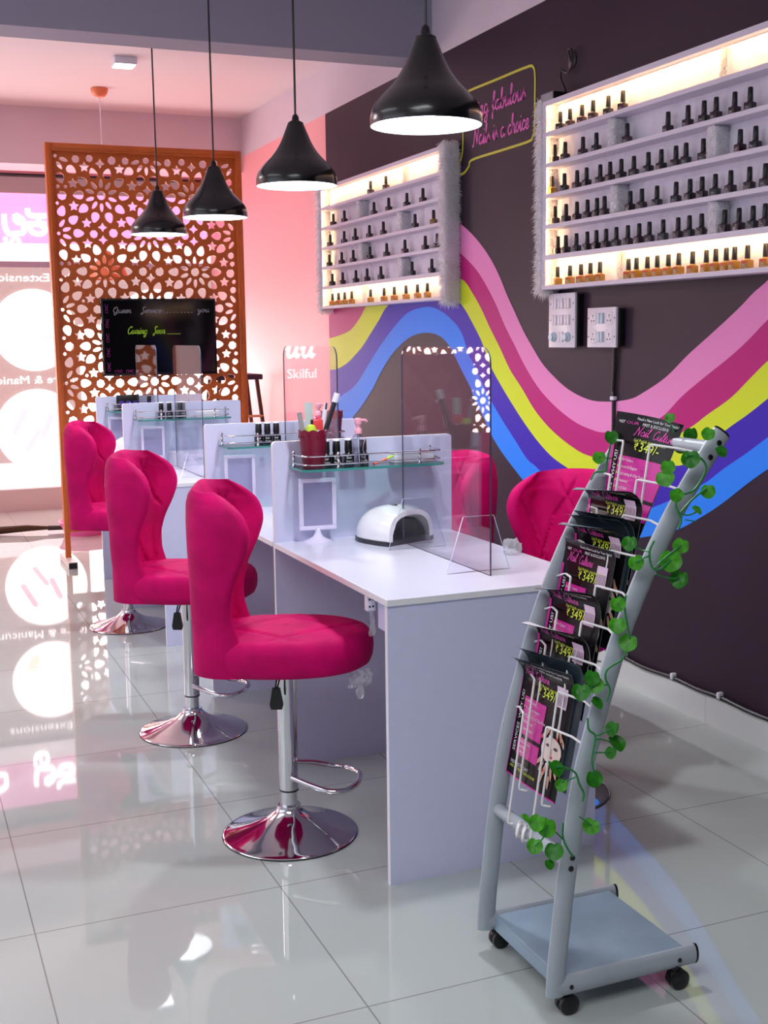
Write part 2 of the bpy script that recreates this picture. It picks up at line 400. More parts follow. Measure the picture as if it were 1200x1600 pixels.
Ff = [(500,690),(535,672)]+c38([(205,850),(260,780),(330,670),(380,570),(440,470),(500,400),(560,350),(620,325),(680,320),(740,335),(790,375),(830,440),(890,560),(950,680)],500,440,4)+c38([(150,1140),(210,1260),(260,1370),(320,1470),(410,1590)],700,320)+[(850,790),(900,825),(950,845)]+c38([(40,1595),(220,1555),(380,1470),(500,1390),(640,1280),(760,1195)],1000,420)+[(1260,695),(1400,600)]
def curve_yz(pts):
    q = [at(x, y, X=XW) for x, y in pts]; q = [(p.y, p.z) for p in q]
    q.sort(key=lambda t: -t[0])
    out = []
    for p in q:
        if not out or out[-1][0]-p[0] > .004: out.append(p)
    return [(p.x, p.y) for p in catmull([(a, b, 0) for a, b in out], 6)]
def interp(c, y):
    if y >= c[0][0]: return c[0][1]
    for (y0, z0), (y1, z1) in zip(c, c[1:]):
        if y <= y0 and y >= y1 and y0 > y1: return z0+(z1-z0)*(y0-y)/(y0-y1)
    return c[-1][1]
CV = [curve_yz(c) for c in (A, B, Cc, Dd, Ee, Ff)]
MUR = [mat('mural_light_pink', 'F290CC', .5, spec=.2), mat('mural_magenta', 'C4207F', .5, spec=.2), mat('mural_yellow', 'DCEC30', .5, spec=.2), mat('mural_indigo', '4229B8', .5, spec=.2), mat('mural_blue', '2E88FF', .5, spec=.2)]
bm = NB(); NY = 240; y1m = 7.856; y0m = 2.3
for k in range(5):
    prev = None
    for i in range(NY+1):
        y = y1m+(y0m-y1m)*i/NY
        zt_, zb_ = interp(CV[k], y), interp(CV[k+1], y)
        zt_ = min(zt_, 2.95); zb_ = min(zb_, 2.95)
        cur = (bm.verts.new((XW-.0015, y, zt_)), bm.verts.new((XW-.0015, y, zb_)))
        if prev: bm.faces.new((prev[0], prev[1], cur[1], cur[0])).material_index = k
        prev = cur
MU = obj('painted_wave_mural', bm, MUR, WALLR, smooth=False); MU['kind'] = 'structure'; MU['label'] = 'rainbow wave painted across the dark wall'
# speech bubble and slogan
M_YEL = mat('painted_yellow_line', 'C9C93A', .5); M_PKT = mat('painted_pink_letters', 'E765BE', .5)
fw = lambda u, v, w: V((XW-.0012-w, u, v))
bub = [(5.10,2.712),(5.04,2.70),(5.022,2.66),(5.022,2.55),(5.025,2.43),(5.04,2.392),(5.08,2.376),(5.35,2.374),(5.66,2.372),(5.70,2.345),(5.76,2.318),(5.83,2.322),(5.862,2.34),(5.81,2.372),(5.775,2.43),(5.765,2.55),(5.765,2.66),(5.745,2.705),(5.69,2.716),(5.4,2.714)]
bub = bub[17:]+bub[:17]
bp = [(p.x, p.y) for p in catmull([(a, b, 0) for a, b in bub], 5, closed=True)]
bm = NB(); stroke_ribbon(bm, bp+[bp[0], bp[1]], .012, fw, 0, .002)
o = obj('painted_speech_bubble', bm, M_YEL, WALLR, smooth=False); o['kind'] = 'structure'
bm = NB()
fl = lambda u, v, w: V((XW-.0012-w, 5.71-u, v))
script(bm, 'Being fabulous', .0088, lambda u, v, w: fl(u, v+2.575, w), width=.60, xh=.044, slant=.06, h=.0005)
script(bm, 'Nails is a choice', .0088, lambda u, v, w: fl(u+.055, v+2.437, w), width=.575, xh=.044, slant=.06, h=.0005)
o = obj('painted_slogan', bm, M_PKT, WALLR, smooth=False); o['kind'] = 'structure'

# ------------------------------------------------------------------ shop window at the far end
M_TAUPE = glow('lit_taupe_film', 'DCCAC8', .92); M_WFILM = glow('lit_white_film', 'FFF9F6', 4.5); M_PINKS = glow('lit_pink_sign', 'FF9FD4', 2.0)
M_WSIGN = glow('lit_white_sign', 'FFF6FA', 1.7); M_GREYF = glow('dim_grey_pink_film', 'CBA3A8', .5); M_VIOL = glow('dim_shadow_line', 'BE9DB4', .6)
M_LET = glow('white_lit_letters', 'FFFFFF', 4.0); M_LETS = mat('letter_side', 'B9A6B0', .5)
M_NAILP = glow('pale_pink_print', 'FFA2B6', 3.4); M_NAILQ = glow('cream_print', 'FFE0C8', 3.6)
M_FRAMEB = mat('dark_window_track', '2A2226', .4)
YG = 11.03
WIN = thing('window_1', None, None, (0, 0, 0)); WIN['kind'] = 'structure'
def film(name, x0, x1, z0, z1, m, y=YG):
    bm = NB(); box(bm, x0, x1, y, y+.01, z0, z1); o = obj(name, bm, m, WIN, smooth=False); return o
film('frosted_film', XL, XW, .19, 2.12, M_TAUPE); film('shadow_line', XL, XW, 2.12, 2.17, M_VIOL)  # violet strip is the shadow line below the sign, put in as colour
film('white_band', XL, XW, 2.17, 2.325, M_WSIGN); film('pink_sign_band', XL, XW, 2.325, 2.748, M_PINKS)
film('top_film', XL, XW, 2.748, 2.89, M_GREYF)
film('lower_white_film', XL, XW, .19, .42, M_WSIGN, YG-.006)
film('bright_street_glow', XL, .1, .42, 2.1, glow('street_daylight', 'FFFAF8', 13.0), YG-.006)
film('bright_street_glow', 1.62, XW, .42, 1.62, glow('street_daylight_soft', 'FFF6F2', 14.0), YG-.006)
bm = NB(); box(bm, XL, XW, YB-.06, YB+.06, 2.885, 2.903, 0); box(bm, XL, XW, YB-.03, YB+.08, 2.903, ZC, 1)
obj('window_track', bm, [M_FRAMEB, M_PINKW], WIN, smooth=False)
bm = NB(); box(bm, XL, XW, YB-.05, YB+.25, 0, .19); obj('window_sill', bm, mat('sill_stone', 'CDBFBE', .4), WIN, smooth=False)
xs = [XL, -2.15, -1.05, .1, 1.25, 2.35, XW]
for a, b in zip(xs, xs[1:]):
    bm = NB(); box(bm, a+.002, b-.002, YB, YB+.01, .19, 2.885, 0)
    obj('window_pane', bm, clear_mat('window_glass', 'FFF6F6', 1.0) if a == XL else bpy.data.materials['window_glass'], WIN, smooth=False)
# decals on the glass (things of their own: each could be peeled off)
fg = lambda u, v, w: V((u, YG-.012-w, v))
def disc(name, x, z, r, m, lab, rim=True, extra=()):
    bm = NB()
    prism(bm, [(x+r*math.cos(a*PI/32), z+r*math.sin(a*PI/32)) for a in range(64)], .003, fg, 0)
    for (poly, mi) in extra: prism(bm, poly, .0015, lambda u, v, w: fg(x+u*r, z+v*r, w+.003), mi)
    return tag(obj(name, bm, [m, M_NAILP, M_NAILQ], smooth=False), lab, 'window sticker', 'round picture stickers on the shop window')
def finger(a, l, w, cx=0, cy=0):
    P = rrect(-w, w, 0, l, w*.95, 4); ca, sa = math.cos(a), math.sin(a)
    return [(cx+x*ca-y*sa, cy+x*sa+y*ca) for x, y in P]
hand = [(finger(-.5, .7, .07, -.6, -.1), 1), (finger(-.6, .6, .06, -.3, -.5), 1), (finger(-.4, .62, .07, .1, -.2), 1), (finger(-.7, .6, .06, .35, -.55), 2)]
line = [([(-.95, -.19), (-.1, -.17), (-.1, -.21)], 1), ([(.1, -.17), (.95, -.15), (.95, -.21), (.1, -.21)], 1), (finger(.4, .5, .12, -.35, -.7), 2)]
disc('window_decal', 1.235, 1.58, .355, M_WFILM, 'upper round white picture sticker on the glass left of the lattice', extra=line)
disc('window_decal', 1.225, .705, .36, M_WFILM, 'lower round white picture sticker on the glass left of the lattice', extra=hand)
disc('window_decal', 2.3, 1.58, .355, M_WFILM, 'upper round white picture sticker on the glass behind the lattice', extra=hand)
disc('window_decal', 2.3, .705, .36, M_WFILM, 'lower round white picture sticker on the glass behind the lattice', extra=line)
bm = NB(); text(bm, 'Nail Extensions', lambda u, v, w: fg(u, v, w), 1.235, 2.0, .098, mirror=True, align='c', h=.004, width=.80)
tag(obj('vinyl_lettering', bm, M_LET, smooth=False), 'white reversed vinyl lettering above the upper round window sticker', 'lettering')
bm = NB(); text(bm, 'Pedicure & Manicure', lambda u, v, w: fg(u, v, w), 1.235, 1.115, .098, mirror=True, align='c', h=.004, width=1.0)
tag(obj('vinyl_lettering', bm, M_LET, smooth=False), 'white reversed vinyl lettering between the two round window stickers', 'lettering')
# raised shop sign letters seen from behind
def sgn(px, py): p = at(px/7.27, py/7.27+220, Y=YG-.03); return (p.x, p.z)
def thick(bm, P, w=.055, dx=0):
    Q = [sgn(a, b) for a, b in P]
    Q = [(p.x+dx, p.y) for p in catmull([(a, b, 0) for a, b in Q], 4)]
    stroke_ribbon(bm, Q, w, lambda u, v, w_: V((u, YG-.005-w_, v)), 0, .05)
SG = thing('shop_sign', 'large white raised sign letters seen reversed on the pink band', 'sign', (0, 0, 0))
def letter(strokes, w=.038, dx=0):
    bm = NB()
    for P in strokes: thick(bm, P, w, dx)
    obj('raised_letter', bm, M_LET, SG, smooth=False)
letter(([(310,770),(322,825),(365,850),(440,852),(525,852)], [(440,850),(440,900),(440,950)], [(305,945),(420,945),(525,945)], [(335,950),(350,1010),(395,1052),(490,1050),(512,1000),(470,960)]))
letter(([(45,835),(55,960),(95,1050),(180,1052),(270,1048)], [(270,1048),(272,960),(250,890),(170,840)], [(170,840),(175,900),(225,930),(262,905)]))
letter(([(60,1095),(70,1190),(115,1245),(205,1250)], [(205,1250),(225,1180),(190,1105),(140,1120),(130,1190)]), .03)
letter(([(45,835),(55,960),(95,1050),(180,1052),(270,1048)], [(270,1048),(272,960),(250,890),(170,840)]), .038, -.42)
letter(([(45,835),(95,800),(180,840)], [(60,900),(120,1050),(270,1048),(272,940)]), .038, -.85)
# rest of the glass further left, seen only as a reflection in the desk screens
bm = NB(); box(bm, -1.25, -.25, YG-.02, YG-.012, .3, 1.75, 0)
text(bm, 'Skilful', lambda u, v, w: V((u, YG-.022-w, v)), -.72, 1.1, .13, mi=1, mirror=True, align='c')
script(bm, 'u', .03, lambda u, v, w: V((-.55-u, YG-.022-w, v+1.3)), xh=.13, mi=1); script(bm, 'u', .03, lambda u, v, w: V((-.70-u, YG-.022-w, v+1.3)), xh=.13, mi=1)
tag(obj('window_poster', bm, [glow('pink_poster', 'F3B9C4', .8), M_LET], smooth=False), 'pink poster with white words on glass, mirrored in the second desk screen', 'poster')

# ------------------------------------------------------------------ carved lattice partition
import numpy as np
PX0, PX1, PZ0, PZ1, PY = 1.04, 2.332, .215, 2.742, 8.17
def lattice_curve(x0, x1, z0, z1, cx, cz):
    holes = []
    cents = []
    def inside(poly, mgn=.012):
        return all(x0+mgn < p[0] < x1-mgn and z0+mgn < p[1] < z1-mgn for p in poly)
    def ok(poly):
        c = (sum(p[0] for p in poly)/len(poly), sum(p[1] for p in poly)/len(poly)); r = max(math.dist(c, p) for p in poly)
        if not inside(poly): return False
        for (c2, r2) in cents:
            if math.dist(c, c2) < (r+r2)*.80: return False
        cents.append((c, r)); holes.append(poly); return True
    def petal(c, a, r, l, w, tip=.6):
        P = []
        for k in range(14):
            t = 2*PI*k/14; q = math.cos(t); h = math.sin(t)
            P.append((l*q, w*h*(1-.35*q*tip)))
        ca, sa = math.cos(a), math.sin(a)
        return [(c[0]+(r+p[0])*ca-p[1]*sa, c[1]+(r+p[0])*sa+p[1]*ca) for p in P]
    def star(x, z, R, n=5, a0=PI/2, q=.52):
        return [(x+(R if k % 2 == 0 else R*q)*math.cos(a0+PI*k/n), z+(R if k % 2 == 0 else R*q)*math.sin(a0+PI*k/n)) for k in range(2*n)]
    C = []
    for i in range(-3, 4):
        for j in range(-8, 9):
            if (i+j) % 2 == 0: C.append((cx+.3035*i, cz+.2435*j))
    C = [c for c in C if x0-.25 < c[0] < x1+.25 and z0-.25 < c[1] < z1+.25]
    for c in C: ok([(c[0]+.032*math.cos(2*PI*k/12), c[1]+.032*math.sin(2*PI*k/12)) for k in range(12)])
    for c in C:
        for k in range(10): 
            p = petal(c, math.radians(18+36*k), .077, .032, .0145); 
            if inside(p): holes.append(p); cents.append(((sum(q[0] for q in p)/14, sum(q[1] for q in p)/14), .022))
    for c in C:
        for k in range(10):
            p = petal(c, math.radians(36*k), .148, .040, .030, 1)
            q = (sum(t[0] for t in p)/14, sum(t[1] for t in p)/14)
            if inside(p) and all(math.dist(q, c2) > r2+.028 for c2, r2 in cents): holes.append(p); cents.append((q, .034))
    for c in C:
        for k in range(10):
            a = math.radians(18+36*k); r = .213 if k not in (2, 7) else .203
            x, z = c[0]+r*math.cos(a), c[1]+r*math.sin(a)
            s = star(x, z, .040) if k not in (2, 7) else star(x, z, .036, 4, PI/2, .5)
            if inside(s) and all(math.dist((x, z), c2) > r2+.026 for c2, r2 in cents): holes.append(s); cents.append(((x, z), .034))
    # remaining gaps get rounded cells
    pts = []
    for h in holes:
        for (a, b), (c_, d) in zip(h, h[1:]+h[:1]): pts += [(a, b), ((a+c_)/2, (b+d)/2)]
    pts = np.array(pts)
    gx, gz = np.meshgrid(np.arange(x0, x1, .008), np.arange(z0, z1, .008)); G = np.stack([gx.ravel(), gz.ravel()], 1)
    D = np.full(len(G), 9.0)
    for s in range(0, len(G), 2000):
        D[s:s+2000] = np.sqrt(((G[s:s+2000, None]-pts[None])**2).sum(2)).min(1)
    from bisect import bisect
    ins = np.zeros(len(G), bool)
    for c2, r2 in cents: ins |= ((G-np.array(c2))**2).sum(1) < (r2*.8)**2
    D[ins] = 0
    D = np.minimum(D, np.minimum(np.minimum(G[:, 0]-x0, x1-G[:, 0]), np.minimum(G[:, 1]-z0, z1-G[:, 1])))
    rnd = random.Random(3)
    for _ in range(260):
        k = int(D.argmax())
        if D[k] < .0225: break
        r = min(D[k]-.0105, .034); x, z = G[k]; n = 7; a0 = rnd.random()*6
        holes.append([(x+r*math.cos(a0+2*PI*q/n), z+r*math.sin(a0+2*PI*q/n)) for q in range(n)])
        D = np.minimum(D, np.sqrt(((G-G[k])**2).sum(1))-r)
    out = []
    for h in holes:
        c = (sum(p[0] for p in h)/len(h), sum(p[1] for p in h)/len(h)); out.append([(c[0]+(p[0]-c[0])*.88, c[1]+(p[1]-c[1])*.88) for p in h])
    return out
def lattice_mesh(name, x0, x1, z0, z1, holes, th, m, parent, y):
    cu = bpy.data.curves.new('tmp', 'CURVE'); cu.dimensions = '2D'; cu.fill_mode = 'BOTH'; cu.extrude = th/2; cu.bevel_depth = .0
    def sp(P):
        s = cu.splines.new('POLY'); s.points.add(len(P)-1); s.use_cyclic_u = True
        for q, p in zip(s.points, P): q.co = (p[0], p[1], 0, 1)
    sp([(x0, z0), (x1, z0), (x1, z1), (x0, z1)])
    for h in holes: sp(h)
    o = bpy.data.objects.new('tmp', cu); COL.objects.link(o)
    dg = bpy.context.evaluated_depsgraph_get(); me = bpy.data.meshes.new_from_object(o.evaluated_get(dg))
    bpy.data.objects.remove(o); bpy.data.curves.remove(cu)
    me.name = name; me.materials.clear(); me.materials.append(m)
    for v in me.vertices: v.co = V((v.co.x, y+v.co.z, v.co.y))
    q = bpy.data.objects.new(name, me); COL.objects.link(q); q.parent = parent
    return q
PART = thing('lattice_partition', 'orange-brown carved lattice partition with star cutouts, standing before the shop window', 'room divider', (0, 0, 0))
ix0, ix1, iz0, iz1 = PX0+.04, PX1-.04, PZ0+.04, PZ1-.05
HO = lattice_curve(ix0, ix1, iz0, iz1, 1.387, 1.935)
lattice_mesh('lattice_panel', ix0-.02, ix1+.02, iz0-.02, iz1+.02, HO, .018, M_WOOD, PART, PY+.01)
bm = NB()
for (a, b, c, d) in ((PX0, PX0+.042, PZ0, PZ1), (PX1-.042, PX1, PZ0, PZ1), (PX0+.042, PX1-.042, PZ0, PZ0+.042), (PX0+.042, PX1-.042, PZ1-.05, PZ1)):
    box(bm, a, b, PY-.03, PY+.04, c, d, bev=.004)
    w = min(b-a, d-c)*.3
    box(bm, a+w, b-w, PY-.038, PY-.029, c+w, d-w, bev=.003)
obj('outer_frame', bm, M_WOODF, PART)
for x in (PX0+.018, PX1-.025):
    bm = NB(); box(bm, x-.018, x+.018, PY-.02, PY+.015, .045, PZ0+.01); obj('leg', bm, M_WOODF, PART, smooth=False)
    bm = NB(); box(bm, x-.03, x+.03, PY-.22, PY+.2, 0, .045, 0, .003); box(bm, x-.026, x+.026, PY-.223, PY-.219, .004, .041, 1)
    obj('foot', bm, [mat('pale_foot_bar', 'D9CDC8', .35), M_BLACK], PART, smooth=False)

# board / screen mounted on the lattice
TX0, TX1, TZ0, TZ1, TY = 1.337, 2.106, 1.25, 1.756, 8.085
TV = thing('wall_screen', 'black flat screen with handwritten words, mounted on the lattice partition', 'screen', (0, 0, 0))
bm = NB(); box(bm, TX0, TX1, TY, TY+.05, TZ0, TZ1, bev=.004); obj('casing', bm, mat('screen_casing', '0B0B0E', .25), TV)
bm = NB(); box(bm, TX0+.012, TX1-.012, TY-.002, TY+.001, TZ0+.016, TZ1-.012); obj('display_glass', bm, mat('screen_glass', '060709', .08), TV, smooth=False)
bm = NB(); box(bm, TX0+.2, TX1-.2, TY+.05, PY, 1.4, 1.6); obj('mounting_plate', bm, M_BLACK, TV, smooth=False)
ft = lambda u, v, w: V((u, TY-.0025-w, v))
bm = NB()
script(bm, 'Queen', .0045, lambda u, v, w: ft(u+TX0+.075, v+1.662, w), width=.12, xh=.02, h=.0005)
obj('white_handwriting', bm, mat('chalk_white', '96979E', .6), TV, smooth=False); bm = NB(); script(bm, 'Services', .0045, lambda u, v, w: ft(u+TX0+.26, v+1.662, w), width=.15, xh=.02, h=.0005)
obj('white_handwriting', bm, mat('chalk_white', '96979E', .6), TV, smooth=False); bm = NB(); script(bm, 'you', .0045, lambda u, v, w: ft(u+TX0+.64, v+1.665, w), width=.08, xh=.02, h=.0005)
obj('white_handwriting', bm, mat('chalk_white', '96979E', .6), TV, smooth=False); bm = NB(); text(bm, '........', ft, TX0+.43, 1.662, .03, width=.18)
obj('white_handwriting', bm, mat('chalk_white', '96979E', .6), TV, smooth=False)
bm = NB()
script(bm, 'Coming', .006, lambda u, v, w: ft(u+TX0+.165, v+1.525, w), width=.13, xh=.024, h=.0005)
script(bm, 'Soon', .006, lambda u, v, w: ft(u+TX0+.335, v+1.525, w), width=.08, xh=.024, h=.0005)
script(bm, '____', .003, lambda u, v, w: ft(u+TX0+.43, v+1.52, w), width=.09, xh=.02, h=.0005)
obj('green_handwriting', bm, mat('chalk_green', 'A6E02A', .6), TV, smooth=False)
bm = NB()
for k in range(5): text(bm, 'CNC', ft, TX0+.045, TZ0+.03+.095*k, .028, rot=1)
for k in range(3): text(bm, 'CNC', ft, TX0+.07+.075*k, TZ0+.022, .026)
obj('pink_border_writing', bm, mat('chalk_pink', '9B2A86', .6), TV, smooth=False)

# far corner: broom, tub, tall stool, orange pendant
B_ = thing('broom', 'brown grass broom lying on the floor beyond the lattice partition', 'broom', (0, 0, 0))
bm = NB(); rnd = random.Random(5)
for k in range(90):
    a = rnd.uniform(-1, 1); b = rnd.uniform(0, 1)
    tube(bm, [(1.13, 9.60+a*.012, .03+b*.012), (.95, 9.62+a*.035, .025+b*.035), (.70, 9.66+a*.06, .012+b*.04), (.28+rnd.random()*.1, 9.70+a*.04, .008+b*.015)], .003, 4)
obj('grass_bristles', bm, mat('dry_grass', '5A4632', .8), B_)
bm = NB(); tube(bm, [(1.1, 9.605, .035), (1.20, 9.59, .033), (1.42, 9.56, .03)], .017, 10, 0, rads=[.02, .018, .014]); obj('handle', bm, mat('broom_handle', '3A2E28', .5), B_)
T_ = thing('plastic_tub', 'pink plastic tub on the floor behind the lattice partition', 'tub', (1.36, 9.42, 0))
bm = NB(); lathe(bm, [(.15, 0), (.19, .09), (.195, .1), (.185, .1), (.145, .008), (0, .008)], 28); obj('bowl', bm, mat('pink_plastic', 'F06AB4', .35), T_)
bm = NB(); tube(bm, [(.196*math.cos(2*PI*k/28), .196*math.sin(2*PI*k/28), .1) for k in range(28)], .007, 6, closed=True); obj('rim', bm, MATS['pink_plastic'], T_)
W_ = thing('tall_stool', 'tall dark wooden stool against the pink wall, right of the lattice partition', 'stool', (2.545, 9.3, 0))
bm = NB(); box(bm, -.19, .19, -.19, .19, 1.165, 1.207, bev=.008); obj('seat', bm, mat('dark_blue_seat', '23213A', .5), W_)
M_DW = mat('dark_brown_wood', '4A2218', .45)
for sx in (-1, 1):
    for sy in (-1, 1):
        bm = NB(); tube(bm, [(sx*.15, sy*.15, 1.165), (sx*.275, sy*.2, 0)], .017, 8); obj('leg', bm, M_DW, W_)
for sx in (0,):
    bm = NB()
    for (p, q, z) in (((-.19, -.17), (.19, -.17), .88), ((-.19, .17), (.19, .17), .88), ((-.2, -.175), (-.2, .175), .7), ((.2, -.175), (.2, .175), .7)): tube(bm, [(p[0], p[1], z), (q[0], q[1], z)], .011, 6)
    obj('stretcher', bm, mat('pale_wood', 'C9A880', .5), W_)
def pendant_orange():
    p = at(155, 138, Z=ZC); t = thing('pendant_lamp', 'orange pendant lamp on a white cord, hanging behind the lattice partition', 'pendant lamp', (p.x, p.y, 0))
    mo = mat('orange_lamp_enamel', 'E88A5E', .3)
    bm = NB(); lathe(bm, [(.062, ZC), (.062, ZC-.01), (.055, ZC-.035), (.035, ZC-.058), (.006, ZC-.066), (0, ZC-.066)], 24); obj('ceiling_rose', bm, mo, t)
    bm = NB(); tube(bm, [(0, 0, ZC-.06), (0, 0, 2.12)], .004, 6); obj('cord', bm, M_WPLAST, t)
    bm = NB(); lathe(bm, [(.012, 2.13), (.03, 2.12), (.05, 2.08), (.12, 2.02), (.15, 1.94), (.15, 1.925), (.14, 1.925), (.11, 2.01), (.04, 2.07), (0, 2.08)], 28); obj('lamp_shade', bm, mo, t)
pendant_orange()
# ------------------------------------------------------------------ lamps
def make_pendant(x, y, zr, ztop, label, cord_m=None):
    t = thing('pendant_lamp', label, 'pendant lamp', (x, y, 0), 0, None)
    z = zr
    prof = [(.150, 0), (.1505, .012), (.149, .03), (.141, .052), (.120, .078), (.094, .104), (.072, .132), (.055, .162), (.043, .19), (.034, .212), (.030, .222)]
    bm = NB()
    P = [(p.x, p.y) for p in catmull([(a, b, 0) for a, b in prof], 4)]
    inn = [(max(r-.003, .004), h-.002) for r, h in P][::-1]
    inn = [(r, max(h, .0005)) for r, h in inn]
    lathe(bm, [(r, z+h) for r, h in P]+[(0, z+.222)], 48, close=True)
    obj('lamp_shade', bm, M_LAMP, t, angle=60)
    bm = NB(); lathe(bm, [(r, z+h) for r, h in [(.1495, .0005)]+[(max(r-.003, .004), max(h-.003, .001)) for r, h in P]+[(0, .218)]], 48, close=True); obj('inner_reflector', bm, M_LAMPIN, t, angle=60)
    bm = NB(); lathe(bm, [(.03, z+.222), (.028, z+.228), (.014, z+.236), (.011, z+.252), (.006, z+.258), (0, z+.258)], 24); obj('collar', bm, M_BLACK, t)
    bm = NB(); tube(bm, [(0, 0, z+.25), (0, 0, ztop)], .0042, 8); obj('cord', bm, M_BLACK, t)
    bm = NB(); lathe(bm, [(0, z+.02), (.02, z+.022), (.036, z+.04), (.04, z+.062), (.034, z+.09), (.018, z+.12), (.014, z+.2)], 24); obj('bulb', bm, M_BULB, t)
    bm = NB(); lathe(bm, [(.05, ztop), (.05, ztop-.012), (.03, ztop-.03), (.006, ztop-.036)], 24); obj('ceiling_rose', bm, M_BLACK, t)
    ld = bpy.data.lights.new('bulb_light', 'SPOT'); ld.energy = 48; ld.color = (.93, .96, 1); ld.shadow_soft_size = .05; ld.spot_size = math.radians(150); ld.spot_blend = .6
    lo = bpy.data.objects.new('bulb_light', ld); COL.objects.link(lo); lo.location = (x, y, z+.012)
    return t
for (x, y), lab in zip(((1.385, 3.037), (1.463, 4.37), (1.471, 5.60), (1.415, 6.58)),
    ('black dome pendant lamp nearest the camera, hanging before the speech bubble',
     'second black dome pendant lamp, overlapping the left polish rack and the pink wall',
     'third black dome pendant lamp, its shade overlapping the right edge of the lattice',
     'farthest and smallest black dome pendant lamp, hanging wholly before the lattice')):
    make_pendant(x, y, 2.045, ZC, lab)
def ceiling_led(x, y, lab, s=.1, e=9):
    t = thing('ceiling_light', lab, 'ceiling light', (x, y, ZC))
    bm = NB(); box(bm, -s, s, -s, s, -.045, 0, bev=.004); obj('housing', bm, M_WPLAST, t)
    bm = NB(); box(bm, -s*.86, s*.86, -s*.86, s*.86, -.05, -.0445); obj('diffuser', bm, glow('led_diffuser_%g' % e, 'F6F8FF', e), t, smooth=False)
ceiling_led(1.55, 8.06, 'small square ceiling light beyond the beam, above the lattice partition', .072)
# ------------------------------------------------------------------ nail desks
DX0, DX1, DZ = 1.187, 1.838, .80
def make_desk(y0, y1, near, label):
    t = thing('nail_desk', label, 'desk', (DX0, y0, 0), 0, None)
    w = DX1-DX0; L = y1-y0
    bm = NB(); box(bm, -.004, w+.004, -.008 if near else 0, L, DZ-.018, DZ, 0, .0012)
    for f in bm.faces:
        if abs(f.normal.z) < .6: f.material_index = 1
    bm.normal_update()
    for f in bm.faces: f.material_index = 0 if abs(f.normal.z) > .7 else 1
    obj('worktop', bm, [M_LAMT, M_EDGE], t, smooth=False)
    if near:
        bm = NB(); box(bm, 0, w, 0, .018, 0, DZ-.018); bm.normal_update()
        for f in bm.faces: f.material_index = 0 if abs(f.normal.y) > .7 else 1
        obj('end_panel', bm, [M_LAM, M_EDGE], t, smooth=False)
    bm = NB(); prism(bm, rrect(0, w+.015, 0, 1.142, .012, 3, (0, 1, 1, 0)), .018, lambda u, v, q: V((u, L+q, v)), 0, 1)
    obj('divider_panel', bm, [M_LAM, M_EDGE], t, smooth=False)
    if near:
        bm = NB(); box(bm, .03, .048, .018, .14, DZ-.11, DZ-.018); obj('apron_panel', bm, M_LAM, t, smooth=False)
    return t
DESKS = [(2.874, 3.867, True, 'nearest white nail desk, its end panel facing the leaflet rack'),
         (3.885, 4.800, False, 'second white nail desk, directly behind the nearest one'),
         (5.700, 6.630, True, 'third white nail desk, beyond the gap, with its end panel showing'),
         (6.648, 7.520, False, 'farthest white nail desk, just before the lattice partition')]
for a in DESKS: make_desk(*a)

def make_shelf(yd, label):
    t = thing('glass_shelf', label, 'shelf', (1.245, yd, 1.05))
    w = .515
    bm = NB(); prism(bm, [(0, 0), (0, -.135), (.018, -.153), (w-.02, -.153), (w, -.135), (w, 0)], .008, lambda u, v, q: V((u, v, q)), 0, 1)
    obj('glass_plate', bm, [M_GLASS, M_GLASSEDGE], t, smooth=False)
    for z in (.022, .05):
        bm = NB(); tube(bm, catmull([(.006, -.012, z), (.006, -.1, z), (.018, -.135, z), (.06, -.143, z), (.25, -.143, z), (w-.06, -.143, z), (w-.018, -.135, z), (w-.006, -.1, z), (w-.006, -.012, z)], 5), .0028, 8)
        obj('rail', bm, M_CHROME, t)
    for (x, y) in ((.006, -.03), (.125, -.143), (.42, -.143), (w-.006, -.03)):
        bm = NB(); lathe(bm, [(.006, .008), (.006, .014), (.0042, .017), (.0042, .03), (.006, .033), (.0042, .036), (.0042, .048), (.006, .052), (.004, .059), (0, .061)], 12, (x, y, 0)); obj('post', bm, M_CHROME, t)
    bm = NB(); box(bm, w*.5-.012, w*.5+.012, -.05, 0, -.014, 0, bev=.002); obj('bracket', bm, M_STEEL, t)
    return t
SH = ('nearest desk, holding the left red pot', 'second desk', 'third desk, beyond the gap between desks', 'farthest desk')
sh0 = None
for d, nm in zip(DESKS, SH):
    lab = 'green-edged glass shelf with chrome rails, '+nm
    if sh0 is None: sh0 = make_shelf(d[1], lab)
    else: dup(sh0, (1.245, d[1], 1.05), 0, lab)

def make_screen(x, y0, y1, label):
    t = thing('acrylic_screen', label, 'screen', (x, y0, DZ))
    L = y1-y0; H = .655
    bm = NB(); prism(bm, rrect(0, L, 0, H, .045, 6, (0, 1, 1, 0)), .005, lambda u, v, q: V((q-.0025, u, v)), 0, 1)
    obj('pane', bm, [M_ACR, M_ACREDGE], t, smooth=False)
    for yf in (.075, L-.115):
        bm = NB(); prism(bm, [(-.103, 0), (.103, 0), (.05, .165), (-.05, .165)], .005, lambda u, v, q: V((u, yf+q, v)), 0, 1)
        obj('foot', bm, [M_ACR, M_ACREDGEL], t, smooth=False)
make_screen(1.578, 3.035, 3.668, 'clear acrylic screen on the nearest desk, beside the white lamp')
make_screen(1.487, 4.04, 4.66, 'clear acrylic screen on the second desk, showing a pink reflection')
make_screen(1.44, 5.85, 6.46, 'clear acrylic screen on the third desk, right of two before the lattice')
make_screen(1.42, 6.80, 7.40, 'clear acrylic screen on the farthest desk, overlapping the wall screen')

